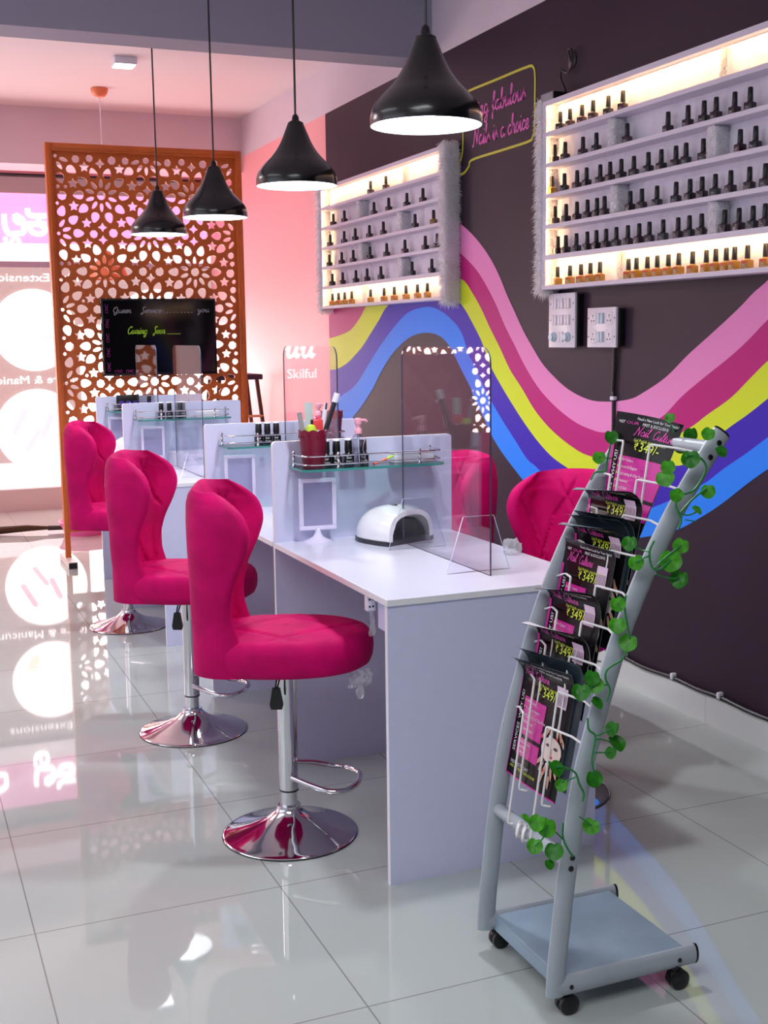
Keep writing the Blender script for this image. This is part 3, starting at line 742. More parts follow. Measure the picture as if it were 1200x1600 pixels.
# ------------------------------------------------------------------ stools
def groove(a, b, w=.10):
    """quilting: distance to two families of diagonal seams -> 0 in the seam, 1 on the puff"""
    def g(t): return abs(t-round(t))
    d = min(g(a), g(b))
    return 1-math.exp(-(d/w)**2)
def make_stool(label, loc, rz, seat_z=.53, turn=0):
    t = thing('pink_stool', label, 'stool', loc, rz)
    zs = seat_z
    # backrest: a wrapped shell with two wings
    ZB, ZT = zs+.004, zs+.522
    def lerp(tab, z):
        z = min(max(z, tab[0][0]), tab[-1][0]); n_ = len(tab)
        def tan(i):
            if i == 0: return (tab[1][1]-tab[0][1])/(tab[1][0]-tab[0][0])
            if i == n_-1: return (tab[-1][1]-tab[-2][1])/(tab[-1][0]-tab[-2][0])
            return (tab[i+1][1]-tab[i-1][1])/(tab[i+1][0]-tab[i-1][0])
        for i in range(n_-1):
            if z <= tab[i+1][0]:
                h_ = tab[i+1][0]-tab[i][0]; k = (z-tab[i][0])/h_
                return ((2*k**3-3*k*k+1)*tab[i][1]+(k**3-2*k*k+k)*h_*tan(i)+(-2*k**3+3*k*k)*tab[i+1][1]+(k**3-k*k)*h_*tan(i+1))
        return tab[-1][1]
    dep = [(0, .175), (.10, .128), (.19, .106), (.28, .118), (.37, .154), (.43, .168), (.49, .152), (.525, .115), (.545, .085)]
    wid = [(0, .178), (.12, .178), (.22, .186), (.34, .212), (.44, .226), (.50, .218), (.53, .200), (.545, .182)]
    def ring(v):
        z = v*(ZT-ZB)
        D = lerp(dep, z*.545/.518); W = lerp(wid, z*.545/.518); th = .054
        xr = -.262
        if v > .94: th *= max(.35, math.sqrt(max(0, 1-((v-.94)/.06)**2)))
        xr0 = xr
        out = []
        R = min(.105, D-.012)
        # centre path of outer surface from near wing tip (y=-W) round the back to the far tip
        n1, n2, n3 = 14, 12, 56
        path = []
        for k in range(n1): path.append((D-R-(D-R)*0-(D-R)*k/n1+R, -W, 0, -1))
        for k in range(n2+1):
            a = PI/2*k/n2; path.append((R-R*math.sin(a), -W+R-R*math.cos(a), -math.sin(a), -math.cos(a)))
        for k in range(1, n3): path.append((0, -W+R+(2*W-2*R)*k/n3, -1, 0))
        for k in range(n2+1):
            a = PI/2*k/n2; path.append((R-R*math.cos(a), W-R+R*math.sin(a), -math.cos(a), math.sin(a)))
        for k in range(1, n1+1): path.append((R+(D-R)*k/n1, W, 0, 1))
        # arc length
        s = [0]
        for p, q in zip(path, path[1:]): s.append(s[-1]+math.dist(p[:2], q[:2]))
        mid = s[-1]/2
        off = (.054-th)/2
        outer = [(xr+p[0]-p[2]*off, p[1]-p[3]*off, 0) for p in path]
        inner = []
        for p, q in zip(path, s):
            a = (q-mid)/.135; b = (z-.07)/.19
            e = min(1, (s[-1]/2-abs(q-mid))/.05)
            g = groove(a/2+b/2+.25, a/2-b/2+.25, .028)
            e = max(0, e)*min(1, max(0, (.97-v)/.06))
            k = th-.011+.011*e*g
            inner.append((xr+p[0]-p[2]*(off+k), p[1]-p[3]*(off+k), 0))
        def tip(a, b, sgn):
            c = ((a[0]+b[0])/2, (a[1]+b[1])/2); r = math.dist(a[:2], b[:2])/2; pts = []
            for k in range(1, 6):
                u = PI*k/6
                pts.append((c[0]+r*.9*math.sin(u), a[1]+(b[1]-a[1])*(1-math.cos(u))/2, 0))
            return pts
        loop = outer+tip(outer[-1], inner[-1], 1)+inner[::-1]+tip(inner[0], outer[0], -1)
        dome = .012*math.sin(PI*min(1, max(0, v)))*0
        return [(p[0], p[1], ZB+z+(.028*(1-(p[1]/.22)**2) if v > .9 else 0)*(v-.9)/.1) for p in loop]
    NVs = 110
    bm = NB(); rows = []
    for j in range(NVs):
        v = j/(NVs-1); v = 1-(1-v)**1.25
        rows.append([bm.verts.new(p) for p in ring(v)])
    n = len(rows[0])
    for a, b in zip(rows, rows[1:]):
        for k in range(n): bm.faces.new((a[k], a[(k+1) % n], b[(k+1) % n], b[k]))
    for rw in (rows[0], rows[-1]):
        m_ = len(rw); half = m_//2
        # cap by quads joining outer and inner side
        i, j = 0, m_-1
        seq = rw[-3:]+rw[:-3]
        a_, b_ = 0, m_-1
        while b_-a_ > 2:
            try: bm.faces.new((seq[a_], seq[a_+1], seq[b_-1], seq[b_]))
            except ValueError: pass
            a_ += 1; b_ -= 1
    top_ = [v for j_, rw in enumerate(rows) if j_ > NVs*.90 for v in rw]
    for _ in range(2): bmesh.ops.smooth_vert(bm, verts=[v for v in top_ if v.is_valid], factor=.5, use_axis_x=True, use_axis_y=True, use_axis_z=False)
    obj('backrest', bm, M_FABRIC, t, angle=75)
    # seat
    bm = NB(); N = 120; rows = []
    def outline(a, k):
        c, s_ = math.cos(a), math.sin(a)
        ex = 2.6 if c < 0 else 2.25
        r = (abs(c)**ex+abs(s_)**ex)**(-1/ex)
        x = r*c*(.262 if c > 0 else .248); y = r*s_*.205
        return x*k, y*k
    prof = [(.0, .0), (.80, .0), (.90, .003), (.96, .013), (.99, .032), (1.0, .054), (.994, .076), (.97, .092), (.935, .102), (.89, .107)]
    inner = [.86-.03*i for i in range(28)]
    cen = bm.verts.new((0, 0, zs))
    for k, h in prof[1:]:
        rows.append([bm.verts.new((*outline(2*PI*i/N, k), zs+h)) for i in range(N)])
    for k in inner:
        rg = []
        for i in range(N):
            x, y = outline(2*PI*i/N, k)
            g = groove((x/.16+y/.13)/2+.5, (x/.16-y/.13)/2+.5, .036)
            e = min(1, (.90-k)/.1)
            rg.append(bm.verts.new((x, y, zs+.108+.006*(1-(k/.9)**2)+.009*(g-.8)*e)))
        rows.append(rg)
    top = bm.verts.new((0, 0, zs+.112))
    for i in range(N): bm.faces.new((cen, rows[0][(i+1) % N], rows[0][i])); bm.faces.new((top, rows[-1][i], rows[-1][(i+1) % N]))
    for a, b in zip(rows, rows[1:]):
        for k in range(N): bm.faces.new((a[k], a[(k+1) % N], b[(k+1) % N], b[k]))
    obj('seat', bm, M_FABRIC, t, angle=80)
    # gas-lift column, foot and footrest
    bm = NB(); lathe(bm, [(.05, zs+.001), (.05, zs-.012), (.03, zs-.02), (.0285, .15), (.0285, .142)], 28); obj('outer_column', bm, M_CHROME, t)
    bm = NB(); lathe(bm, [(.0292, .142), (.0292, .137), (.025, .136)], 28); obj('column_ring', bm, M_BLACK, t)
    bm = NB(); lathe(bm, [(.0245, .14), (.0245, .075)], 28); obj('lower_column', bm, M_CHROME, t)
    bm = NB()
    pr = [(p.x, p.y) for p in catmull([(.034, .092, 0), (.036, .083, 0), (.046, .070, 0), (.070, .052, 0), (.11, .034, 0), (.155, .019, 0), (.19, .0095, 0), (.2015, .006, 0)], 4)]
    lathe(bm, [(0, .092)]+pr+[(.204, .003), (.203, 0), (0, 0)], 64); obj('base', bm, M_CHROME, t, angle=50)
    bm = NB(); lathe(bm, [(.2045, 0), (.2055, .0005), (.2055, .003), (.2035, .0035)], 64); obj('base_seal', bm, M_BLACK, t)
    bm = NB()
    tube(bm, catmull([(.012, -.03, .185), (.07, -.075, .178), (.125, -.108, .172), (.17, -.10, .17), (.205, -.055, .172), (.215, 0, .174), (.205, .055, .172), (.17, .10, .17), (.125, .108, .172), (.07, .075, .195), (.012, .028, .215)], 7), .0085, 10)
    obj('footrest', bm, M_CHROME, t)
    bm = NB(); tube(bm, catmull([(-.01, -.055, zs+.002), (-.02, -.09, zs-.02), (-.025, -.10, zs-.05)], 4), .003, 6)
    tube(bm, catmull([(.0, -.05, zs+.002), (-.012, -.088, zs-.02), (-.02, -.10, zs-.05)], 4), .003, 6); obj('lever_rod', bm, M_BLACK, t)
    bm = NB(); prism(bm, [(-.011, 0), (.011, 0), (.020, -.05), (.016, -.064), (-.016, -.064), (-.020, -.05)], .012, lambda u, v, q: V((-.022+u, -.106+q, zs-.045+v))); obj('lever_paddle', bm, M_BLACK, t)
    return t
S1 = make_stool('pink velvet wingback stool nearest the camera, at the near desk, whole chrome base in view', (1.045, 3.325, 0), math.radians(-22))
# scraps of packing film still hanging from the first stool
bm = NB(); rnd = random.Random(11)
for k in range(3):
    rows = grid(bm, 4, 9, lambda u, v, k=k: V((.20+k*.022+.02*(u-.5)+rnd.uniform(-.006, .006), -.10+rnd.uniform(-.008, .008)+k*.01, .532-v*(.05+.035*(k == 1)))))
obj('plastic_scrap', bm, clear_mat('packing_film', 'F2F2F4', 1.6, .25), S1)
S2 = dup(S1, (1.005, 4.40, 0), math.radians(-26), 'second pink velvet stool on the left side, behind the nearest one')
for c in list(S2.children):
    if c.name.startswith('plastic_scrap'): bpy.data.objects.remove(c)
S3 = dup(S2, (1.10, 6.22, 0), math.radians(-23), 'farthest pink velvet stool on the left side, before the lattice partition')
R1 = make_stool('pink velvet stool on the wall side, quilted back showing beside the leaflet rack', (1.925, 3.30, 0), math.radians(207), .495)
R2 = dup(R1, (1.86, 4.17, 0), math.radians(182), 'pink velvet stool on the wall side, seen through the nearest acrylic screen')

# ------------------------------------------------------------------ things on the desks
M_WINE = mat('wine_red_plastic', '760B2E', .35)
def make_pot(loc, label):
    t = thing('tool_pot', label, 'pot', loc)
    bm = NB(); n = 40
    rows = []
    for (r, z, w) in ((0, 0, 0), (.034, 0, 0), (.036, .004, 0), (.047, .11, 0), (.049, .122, 1), (.0465, .122, 1), (.034, .006, 0), (0, .006, 0)):
        rows.append([bm.verts.new((r*math.cos(2*PI*k/n), r*math.sin(2*PI*k/n), z+(.006*abs(math.cos(5*2*PI*k/n)) if w else 0))) for k in range(n)])
    for a, b in zip(rows, rows[1:]):
        for k in range(n):
            try: bm.faces.new((a[k], a[(k+1) % n], b[(k+1) % n], b[k]))
            except ValueError: pass
    bmesh.ops.remove_doubles(bm, verts=bm.verts, dist=1e-6)
    obj('pot_body', bm, M_WINE, t)
    bm = NB()
    for k in range(10):
        a = 2*PI*k/10+.31
        tube(bm, [(.0475*math.cos(a)+.006*math.cos(q)*-math.sin(a), .0475*math.sin(a)+.006*math.cos(q)*math.cos(a), .105+.006*math.sin(q)) for q in [2*PI*j/8 for j in range(8)]], .0015, 4, closed=True)
    obj('lace_rim', bm, M_WINE, t)
    return t
sz = 1.058
yd = 3.867
make_pot((1.306, yd-.075, sz), 'wine red pot of nail tools at left end of the nearest glass shelf')
def stick(name, label, cat, pts, r, m, flat=None, extra=None):
    t = thing(name, label, cat, (0, 0, 0)); bm = NB(); tube(bm, pts, r, 10, flat=flat); obj('handle', bm, m, t)
    if extra: 
        bm = NB(); tube(bm, extra[0], extra[1], 10, flat=extra[3] if len(extra) > 3 else None); obj('tip', bm, extra[2], t)
    return t
px_, py_ = 1.306, yd-.075
stick('nail_brush_tube', 'long clear-ended tool tube leaning right out of the red pot', 'tube', [(px_+.005, py_, sz+.01), (px_+.075, py_-.01, sz+.215)], .009, mat('dark_label_tube', '2A262E', .3), None, ([(px_+.075, py_-.01, sz+.215), (px_+.085, py_-.0115, sz+.245)], .0105, M_WPLAST))
stick('nail_brush_tube', 'white striped tool tube standing beside the leaning one in the pot', 'tube', [(px_+.02, py_+.012, sz+.01), (px_+.052, py_+.02, sz+.19)], .008, M_WPLAST, None, ([(px_+.052, py_+.02, sz+.19), (px_+.056, py_+.021, sz+.212)], .006, M_CHROME))
stick('nail_file', 'pale grey upright nail file in the red pot', 'nail file', [(px_-.005, py_+.02, sz+.01), (px_-.003, py_+.03, sz+.215)], .014, mat('grey_file', 'BFCDCB', .8), (1, .15))
stick('nail_file', 'grey narrow nail file leaning left out of the red pot', 'nail file', [(px_-.018, py_, sz+.01), (px_-.048, py_-.005, sz+.185)], .009, mat('grey_file_dark', '9A969C', .8), (1, .2))
stick('nail_brush', 'black oval-headed brush in the red pot', 'brush', [(px_-.008, py_-.005, sz+.01), (px_-.005, py_-.01, sz+.11)], .004, M_BLACK, None, ([(px_-.005, py_-.01, sz+.11), (px_-.003, py_-.012, sz+.135), (px_-.001, py_-.013, sz+.16)], .010, M_BLACK, (1, .5)))
bm = NB(); lathe(bm, [(0, 0), (.018, .002), (.02, .015), (.013, .03), (0, .034)], 18, (px_-.014, py_-.022, sz+.112)); tag(obj('nail_buffer', bm, mat('lime_foam', 'C6E23E', .7)), 'lime green round buffer sitting in the red pot mouth', 'buffer')
t = thing('tool_packet', 'red and white packet tucked into the red pot', 'packet', (px_+.012, py_-.02, sz+.10))
bm = NB(); box(bm, -.017, .017, -.003, .003, 0, .06, bev=.002); obj('packet_body', bm, mat('packet_red', 'E0454A', .4), t)
bm = NB(); box(bm, -.015, .015, -.0045, -.003, .01, .026); obj('white_stripe', bm, M_WPLAST, t, smooth=False)

def make_bigbottle(loc, label, grp='black polish bottles on the glass shelves'):
    t = thing('polish_bottle', label, 'polish bottle', loc, 0, grp)
    bm = NB(); box(bm, -.0165, .0165, -.014, .014, 0, .038, bev=.003); lathe(bm, [(.014, .038), (.011, .044)], 16); obj('bottle_body', bm, mat('black_bottle', '121015', .25), t)
    bm = NB(); lathe(bm, [(.0115, .042), (.0135, .05), (.0125, .085), (.010, .0885), (0, .0885)], 20); obj('cap', bm, M_BLACK, t)
    bm = NB(); lathe(bm, [(.0128, .0845), (.0104, .0890), (0, .0892)], 20); obj('cap_top', bm, M_WPLAST, t)
    bm = NB()
    f = lambda u, v, w: V((u, -.0144-w, v))
    text(bm, 'Gel', f, -.012, .022, .012); text(bm, 'Polish', f, -.012, .010, .010, width=.022)
    obj('printed_label', bm, mat('white_print', 'E8E8EC', .5), t, smooth=False)
    return t
bb = make_bigbottle((1.352, yd-.07, sz), 'black polish bottle beside the red pot on the nearest glass shelf')
for (x, dy, lab) in ((1.390, .07, 'second black polish bottle right of the red pot, nearest glass shelf'), (1.437, .06, 'black polish bottle just left of the clear pump bottle, nearest glass shelf'), (1.490, .06, 'black polish bottle just right of the clear pump bottle, nearest glass shelf')):
    dup(bb, (x, yd-dy, sz), 0, lab)
for (d, xs_, nm) in ((DESKS[1], (1.395, 1.432, 1.470), 'second desk glass shelf'), (DESKS[2], (1.385, 1.43, 1.478, 1.506), 'third desk glass shelf')):
    for i, x in enumerate(xs_):
        dup(bb, (x, d[1]-.07, sz), 0, '%s of the black polish bottles on the %s' % (('leftmost', 'second', 'third', 'fourth')[i] if i < len(xs_)-1 else 'rightmost', nm))
dup(bb, (1.50, DESKS[3][1]-.07, sz), 0, 'black polish bottle on the farthest glass shelf, beside the dark kit')
# pump bottles
def make_pump(loc, label, body, cap):
    t = thing('pump_bottle', label, 'pump bottle', loc)
    bm = NB(); lathe(bm, [(0, 0), (.024, 0), (.0265, .006), (.024, .03), (.0165, .055), (.02, .075), (.026, .088), (.024, .098), (.012, .106), (.010, .112)], 28); obj('bottle_body', bm, body, t)
    bm = NB(); lathe(bm, [(.0125, .108), (.0125, .122), (.010, .126), (.0075, .127), (.0075, .138)], 20); obj('collar', bm, cap, t)
    bm = NB(); lathe(bm, [(.0105, .138), (.012, .142), (.012, .156), (.008, .16), (0, .16)], 20); tube(bm, [(.006, 0, .153), (.028, 0, .152), (.032, 0, .146)], .0045, 8); obj('pump_head', bm, cap, t)
    bm = NB(); tube(bm, [(0, 0, .11), (.003, 0, .012)], .0018, 6); obj('dip_tube', bm, M_WPLAST, t)
M_CLB = clear_mat('clear_bottle', 'E9ECF4', 2.2)
make_pump((1.460, yd-.095, sz), 'clear waisted pump bottle with pale pink pump on the nearest glass shelf', M_CLB, mat('pale_pink_plastic', 'F2A9BE', .3))
make_pump((1.655, DESKS[1][1]-.07, sz), 'red pump bottle with pink pump on the second desk glass shelf', mat('red_liquid_bottle', 'C2264E', .2), MATS['pale_pink_plastic'])
make_pot((1.71, DESKS[1][1]-.075, sz), 'wine red pot at right end of the second desk glass shelf')
t = thing('nail_clip', 'orange nail clip with green end on the nearest glass shelf', 'clip', (1.535, yd-.12, sz))
bm = NB(); tube(bm, [(-.03, 0, .005), (0, .004, .012), (.02, .006, .02)], .008, 8, flat=(1, .5)); obj('clip_body', bm, mat('orange_clip', 'F0592E', .35), t)
bm = NB(); tube(bm, [(.02, .006, .02), (.045, .012, .028)], .007, 8, flat=(1, .5)); obj('green_end', bm, mat('lime_clip', 'A8E03A', .35), t)
def simple_box(name, label, cat, loc, s, rz=0, m=None, parts=True):
    t = thing(name, label, cat, loc, rz)
    bm = NB(); box(bm, -s[0]/2, s[0]/2, -s[1]/2, s[1]/2, 0, s[2]*.82, bev=.002); obj('box_body', bm, m or M_WPLAST, t)
    bm = NB(); box(bm, -s[0]/2-.001, s[0]/2+.001, -s[1]/2-.001, s[1]/2+.001, s[2]*.82, s[2], bev=.002); obj('lid', bm, m or M_WPLAST, t)
    return t
simple_box('tool_box', 'long white box at the right end of the nearest glass shelf', 'box', (1.67, yd-.06, sz), (.15, .05, .035))
simple_box('tool_box', 'long white box at the right end of the third desk glass shelf', 'box', (1.64, DESKS[2][1]-.06, sz), (.13, .05, .032))
b = simple_box('carton', 'white printed carton lying on the third desk worktop', 'box', (1.55, DESKS[2][1]-.09, DZ), (.24, .14, .075), .15)
bm = NB(); text(bm, 'NAIL LAMP', lambda u, v, w: V((u, -.0715-w, v)), -.08, .025, .022, h=.0003); obj('printed_words', bm, mat('grey_print', '8A90A4', .5), b, smooth=False)
t = thing('polish_kit', 'dark open kit with purple pots on the farthest glass shelf', 'kit', (1.37, DESKS[3][1]-.08, sz))
bm = NB(); box(bm, -.065, .065, -.03, .03, 0, .03, bev=.003); box(bm, -.07, .07, .015, .02, .03, .095, bev=.002); obj('case', bm, M_BLACK, t)
for k in range(3):
    bm = NB(); lathe(bm, [(0, .03), (.016, .03), (.016, .055), (0, .058)], 16, (-.042+.042*k, -.005, 0)); obj('purple_pot', bm, mat('purple_gel', '4B2E9E', .3), t)
# swivel photo frames
def make_frame(loc, rz, label):
    t = thing('photo_frame', label, 'photo frame', loc, rz)
    w, h, b = .0635, .176, .014; z0 = .042
    bm = NB()
    for (x0, x1, a, c) in ((-w, w, z0, z0+b), (-w, w, z0+h-b, z0+h), (-w, -w+b, z0+b, z0+h-b), (w-b, w, z0+b, z0+h-b)): box(bm, x0, x1, -.008, .008, a, c, bev=.0015)
    obj('frame', bm, mat('frosted_white_plastic', 'E4DDF8', .25), t)
    bm = NB(); box(bm, -w+b, w-b, -.001, .001, z0+b, z0+h-b); obj('clear_insert', bm, clear_mat('frame_insert', 'FFFFFF', .6, .28, 'A7A0CC') if 'frame_insert' not in bpy.data.materials else bpy.data.materials['frame_insert'], t, smooth=False)
    bm = NB(); lathe(bm, [(.05, 0), (.05, .003), (.035, .008), (.018, .018), (.010, .032), (.009, .044), (0, .044)], 32); obj('stand', bm, MATS['frosted_white_plastic'], t)
    bm = NB(); lathe(bm, [(.007, .040), (.009, .044), (.007, .047)], 16); obj('swivel', bm, M_STEEL, t)
    return t
fr = make_frame((1.325, 3.815, DZ), math.radians(-8), 'white swivel photo frame on the nearest desk, below the glass shelf')
dup(fr, (1.315, 4.745, DZ), math.radians(-6), 'white swivel photo frame on the second desk, below its glass shelf')
dup(fr, (1.335, 6.57, DZ), math.radians(-8), 'white swivel photo frame on the third desk, below its glass shelf')
dup(fr, (1.31, 7.46, DZ), math.radians(-6), 'white swivel photo frame on the farthest desk, mostly hidden by a divider')
# nail curing lamps
def make_curing(loc, rz, label):
    t = thing('nail_curing_lamp', label, 'nail lamp', loc, rz)     # opening faces local -Y
    L, W, H = .205, .112, .108
    def sec(u, v):   # u around 0..1 (left foot to right foot), v back..front
        y = L/2-L*v
        k = math.sqrt(max(0, 1-(max(0, .55-v)/.56)**2))
        k = max(k, .05)
        a = PI*u; e = .72
        c, s_ = math.cos(a), math.sin(a)
        x = -math.copysign(abs(c)**e, c)*W*(.35+.65*k)*(1-.06*max(0, v-.8)/.2); z = abs(s_)**e*H*k*(1-.10*max(0, v-.6)/.4)
        return x, y, z
    bm = NB(); grid(bm, 33, 26, lambda u, v: V((sec(u, v)[0], sec(u, v)[1], sec(u, v)[2]+.014)))
    # front bezel around the opening
    def arch(k, u): x, y, z = sec(u, 1); return V((x*k, y-.001*(k < 1), z*k+.014))
    rows = [[bm.verts.new(arch(k, i/32)) for i in range(33)] for k in (1, .84)]
    for i in range(32): bm.faces.new((rows[0][i], rows[0][i+1], rows[1][i+1], rows[1][i]))
    bmesh.ops.remove_doubles(bm, verts=bm.verts, dist=1e-5)
    obj('shell', bm, mat('glossy_white_shell', 'F1F2F6', .12, coat=.4), t, angle=50)
    bm = NB(); grid(bm, 33, 8, lambda u, v: V((sec(u, 1)[0]*(.84-.2*v), sec(u, 1)[1]+.12*v, sec(u, 1)[2]*(.84-.2*v)+.014)))
    rw = [bm.verts.new(V((sec(i/32, 1)[0]*.64, sec(i/32, 1)[1]+.12, sec(i/32, 1)[2]*.64+.014))) for i in range(33)]; bm.faces.new(rw)
    obj('dark_opening', bm, mat('dark_lamp_cavity', '0C0E13', .3), t)
    bm = NB()
    P = [(sec(0, i/24)[0]-.003, sec(0, i/24)[1]) for i in range(25)]; P += [(-x, y) for x, y in P[::-1]]
    prism(bm, P, .016, lambda u, v, q: V((u, v, q)))
    obj('base_rim', bm, mat('dark_base_rim', '23262E', .3), t)
    bm = NB(); lathe(bm, [(0, H+.0135), (.014, H+.0135), (.014, H+.016), (0, H+.0165)], 20, (0, -.02, 0)); obj('power_button', bm, M_STEEL, t)
    return t
cl = make_curing((1.56, 3.745, DZ), math.radians(22), 'white dome nail lamp with dark opening on the nearest desk')
dup(cl, (1.335, 7.22, DZ), math.radians(20), 'white dome nail lamp on the farthest desk, by the last stool')
# sockets strip hanging under the worktop
t = thing('extension_socket', 'small white twin socket hanging under the nearest worktop', 'socket', (1.20, 3.03, DZ-.018))
bm = NB(); box(bm, -.013, .013, -.01, .01, -.045, 0, bev=.002); obj('socket_body', bm, M_WPLAST, t)
bm = NB()
for z in (-.012, -.032):
    for x in (-.005, .005): lathe(bm, [(0, 0), (.003, 0), (.003, .001), (0, .001)], 10, mtx=Matrix.Translation((x, -.0102, z)) @ Matrix.Rotation(PI/2, 4, 'X'))
obj('socket_hole', bm, M_BLACK, t)
bm = NB(); rnd = random.Random(4); grid(bm, 4, 8, lambda u, v: V((-.008+.016*u+rnd.uniform(-.003, .003), -.012+rnd.uniform(-.004, .004), -.045-.07*v))); obj('tape_scrap', bm, bpy.data.materials['packing_film'], t)
bm = NB(); rnd = random.Random(8)
bmesh.ops.create_icosphere(bm, subdivisions=3, radius=.03)
for v in bm.verts: v.co = V((v.co.x*1.1, v.co.y*1.0, max(0, v.co.z+.022)))*rnd.uniform(.8, 1.1)
o = tag(obj('plastic_bag', bm, bpy.data.materials['packing_film'], smooth=False), 'crumpled clear plastic bag on the desk edge between the two wall-side stools', 'bag')
p = at(806, 858, Z=.815); o.location = (min(p.x, 1.80), p.y, DZ+.001)
# ------------------------------------------------------------------ fur-trimmed polish racks on the wall
def proj(p):
    q = V(p)-CP; z = q.dot(CD); return 600+FPX*q.dot(CR)/z, 800-FPX*q.dot(CU)/z
def y_of(px, X, z):
    py = 300
    for _ in range(4):
        y = at(px, py, X=X).y; py = proj((X, y, z))[1]
    return y
def fur(bm, faces, n, ln, rnd, droop=.3):
    """faces: list of (origin, edge u, edge v, normal)"""
    ar = [V(f[1]).cross(V(f[2])).length for f in faces]; tot = sum(ar)
    for f, a in zip(faces, ar):
        o, u, v, nn = map(V, f)
        for _ in range(int(n*a/tot)):
            p = o+u*rnd.random()+v*rnd.random()
            d = nn+V((rnd.gauss(0, .45), rnd.gauss(0, .45), rnd.gauss(0, .45)-droop))
            d.normalize(); l = ln*rnd.uniform(.5, 1.2)
            s = d.cross(V((rnd.gauss(0, 1), rnd.gauss(0, 1), rnd.gauss(0, 1)))); s.normalize(); s *= .0017
            q = p+d*l*.6+V((0, 0, -.1*l)); r = p+d*l+V((0, 0, -.35*l))
            a1, a2, b1, b2, c = bm.verts.new(p-s), bm.verts.new(p+s), bm.verts.new(q+s*.7), bm.verts.new(q-s*.7), bm.verts.new(r)
            bm.faces.new((a1, a2, b1, b2)).material_index = 1; bm.faces.new((b2, b1, c)).material_index = 1
XF = 2.748; XM = 2.79
def make_rack(ya, yb, zb, dz, label, divs, seams, fur_near, seed):
    """ya = end nearer the camera, yb = far end"""
    rnd = random.Random(seed)
    t = thing('polish_rack', label, 'wall rack', (0, 0, 0))
    bm = NB(); grid(bm, int((yb-ya)/.012), 64, lambda u, v: V((XW-.012-.006*rnd.random(), ya+(yb-ya)*u, zb+6*dz*v))); box(bm, XW-.008, XW-.001, ya, yb, zb, zb+6*dz)
    obj('fur_back_panel', bm, M_FURB, t)
    for k in range(7):
        bm = NB(); zz = zb+k*dz
        if k in (1, 6): box(bm, XF+.006, XW-.002, ya, yb, zz+.002, zz+.009); box(bm, XF, XF+.006, ya, yb, zz-.012, zz+.009)
        else: box(bm, XF, XW-.002, ya, yb, zz-.009, zz+.009, bev=.001)
        obj('shelf_board', bm, M_BOARD, t, smooth=False)
    bm = NB(); box(bm, XF+.005, XW-.002, ya-.012, ya, zb-.009, zb+6*dz+.009); obj('side_board', bm, M_BOARD, t, smooth=False); bm = NB(); box(bm, XF+.005, XW-.002, yb, yb+.012, zb-.009, zb+6*dz+.009); obj('side_board', bm, M_BOARD, t, smooth=False)
    for (row, y) in divs:
        z0 = zb+(5-row)*dz+.01; z1 = z0+dz-.02
        bm = NB(); box(bm, XF+.018, XW-.01, y-.018, y+.018, z0, z1, bev=.006)
        fur(bm, [((XF+.018, y-.018, z0), (0, .036, 0), (0, 0, z1-z0), (-1, 0, 0)), ((XF+.018, y-.018, z0), (.07, 0, 0), (0, 0, z1-z0), (0, -1, 0)), ((XF+.018, y+.018, z0), (.07, 0, 0), (0, 0, z1-z0), (0, 1, 0))], 1500, .013, rnd)
        obj('fur_divider', bm, [M_FURD, M_FUR], t)
    for (row, y) in seams:
        z0 = zb+(5-row)*dz+.01; z1 = z0+dz-.02
        bm = NB(); box(bm, XW-.03, XW-.01, y-.012, y+.012, z0, z1, bev=.004)
        fur(bm, [((XW-.03, y-.014, z0), (0, .028, 0), (0, 0, z1-z0), (-1, 0, 0))], 900, .014, rnd)
        obj('fur_seam', bm, [M_FURD, M_FUR], t)
    for e in fur_near:
        y0, y1 = e
        bm = NB(); box(bm, XF-.002, XW-.003, y0, y1, zb-.02, zb+6*dz+.02, bev=.005)
        H = 6*dz+.04; z0 = zb-.02
        fur(bm, [((XF-.002, y0, z0), (0, y1-y0, 0), (0, 0, H), (-1, 0, 0)), ((XF-.002, y0, z0), (XW-XF, 0, 0), (0, 0, H), (0, -1, 0)), ((XF-.002, y1, z0), (XW-XF, 0, 0), (0, 0, H), (0, 1, 0)),
                 ((XF-.002, y0, z0+H), (XW-XF, 0, 0), (0, y1-y0, 0), (0, 0, 1)), ((XF-.002, y0, z0), (XW-XF, 0, 0), (0, y1-y0, 0), (0, 0, -.3))], 7000, .030, rnd)
        obj('fur_trim', bm, [M_FURD, M_FUR], t)
    # warm strips: under the top board, under the lowest shelf, and up the far end
    bm = NB(); box(bm, XF+.002, XF+.008, yb-.024, yb, zb+.01, zb+6*dz-.01); obj('front_stile', bm, M_BOARD, t, smooth=False)
    bm = NB()
    for z in (zb+6*dz, zb+dz): box(bm, XF+.0062, XF+.009, ya+.01, yb-.01, z-.009, z+.001)
    for k in range(6): box(bm, XF+.0082, XF+.011, yb-.022, yb-.012, zb+k*dz+.012, zb+(k+1)*dz-.012)
    obj('led_strip', bm, M_LED, t, smooth=False)
    return t
LZ, LD = 1.684, .1285; RZ, RD = 1.694, .132
yL = [y_of(500, XF, 2.1), y_of(688, XF, 2.1)]
def yd_(px, z): return y_of(px, XF+.01, z)
divL = [(1, yd_(558, 2.26)), (2, yd_(622, 2.13)), (3, yd_(561, 2.0)), (4, yd_(623, 1.88))]
make_rack(yL[1], yL[0], LZ, LD, 'smaller white fur-trimmed polish rack, left of the painted speech bubble', divL, [(0, yd_(619, 2.4)), (5, yd_(557, 1.75))], [(yL[1]-.045, yL[1]-.012), (yL[0]+.012, yL[0]+.035)], 1)
yR = y_of(847, XF, 2.1)
divR = [(1, yd_(952, 2.29)), (2, yd_(1109, 2.16)), (3, yd_(956, 2.03)), (4, yd_(1110, 1.89))]
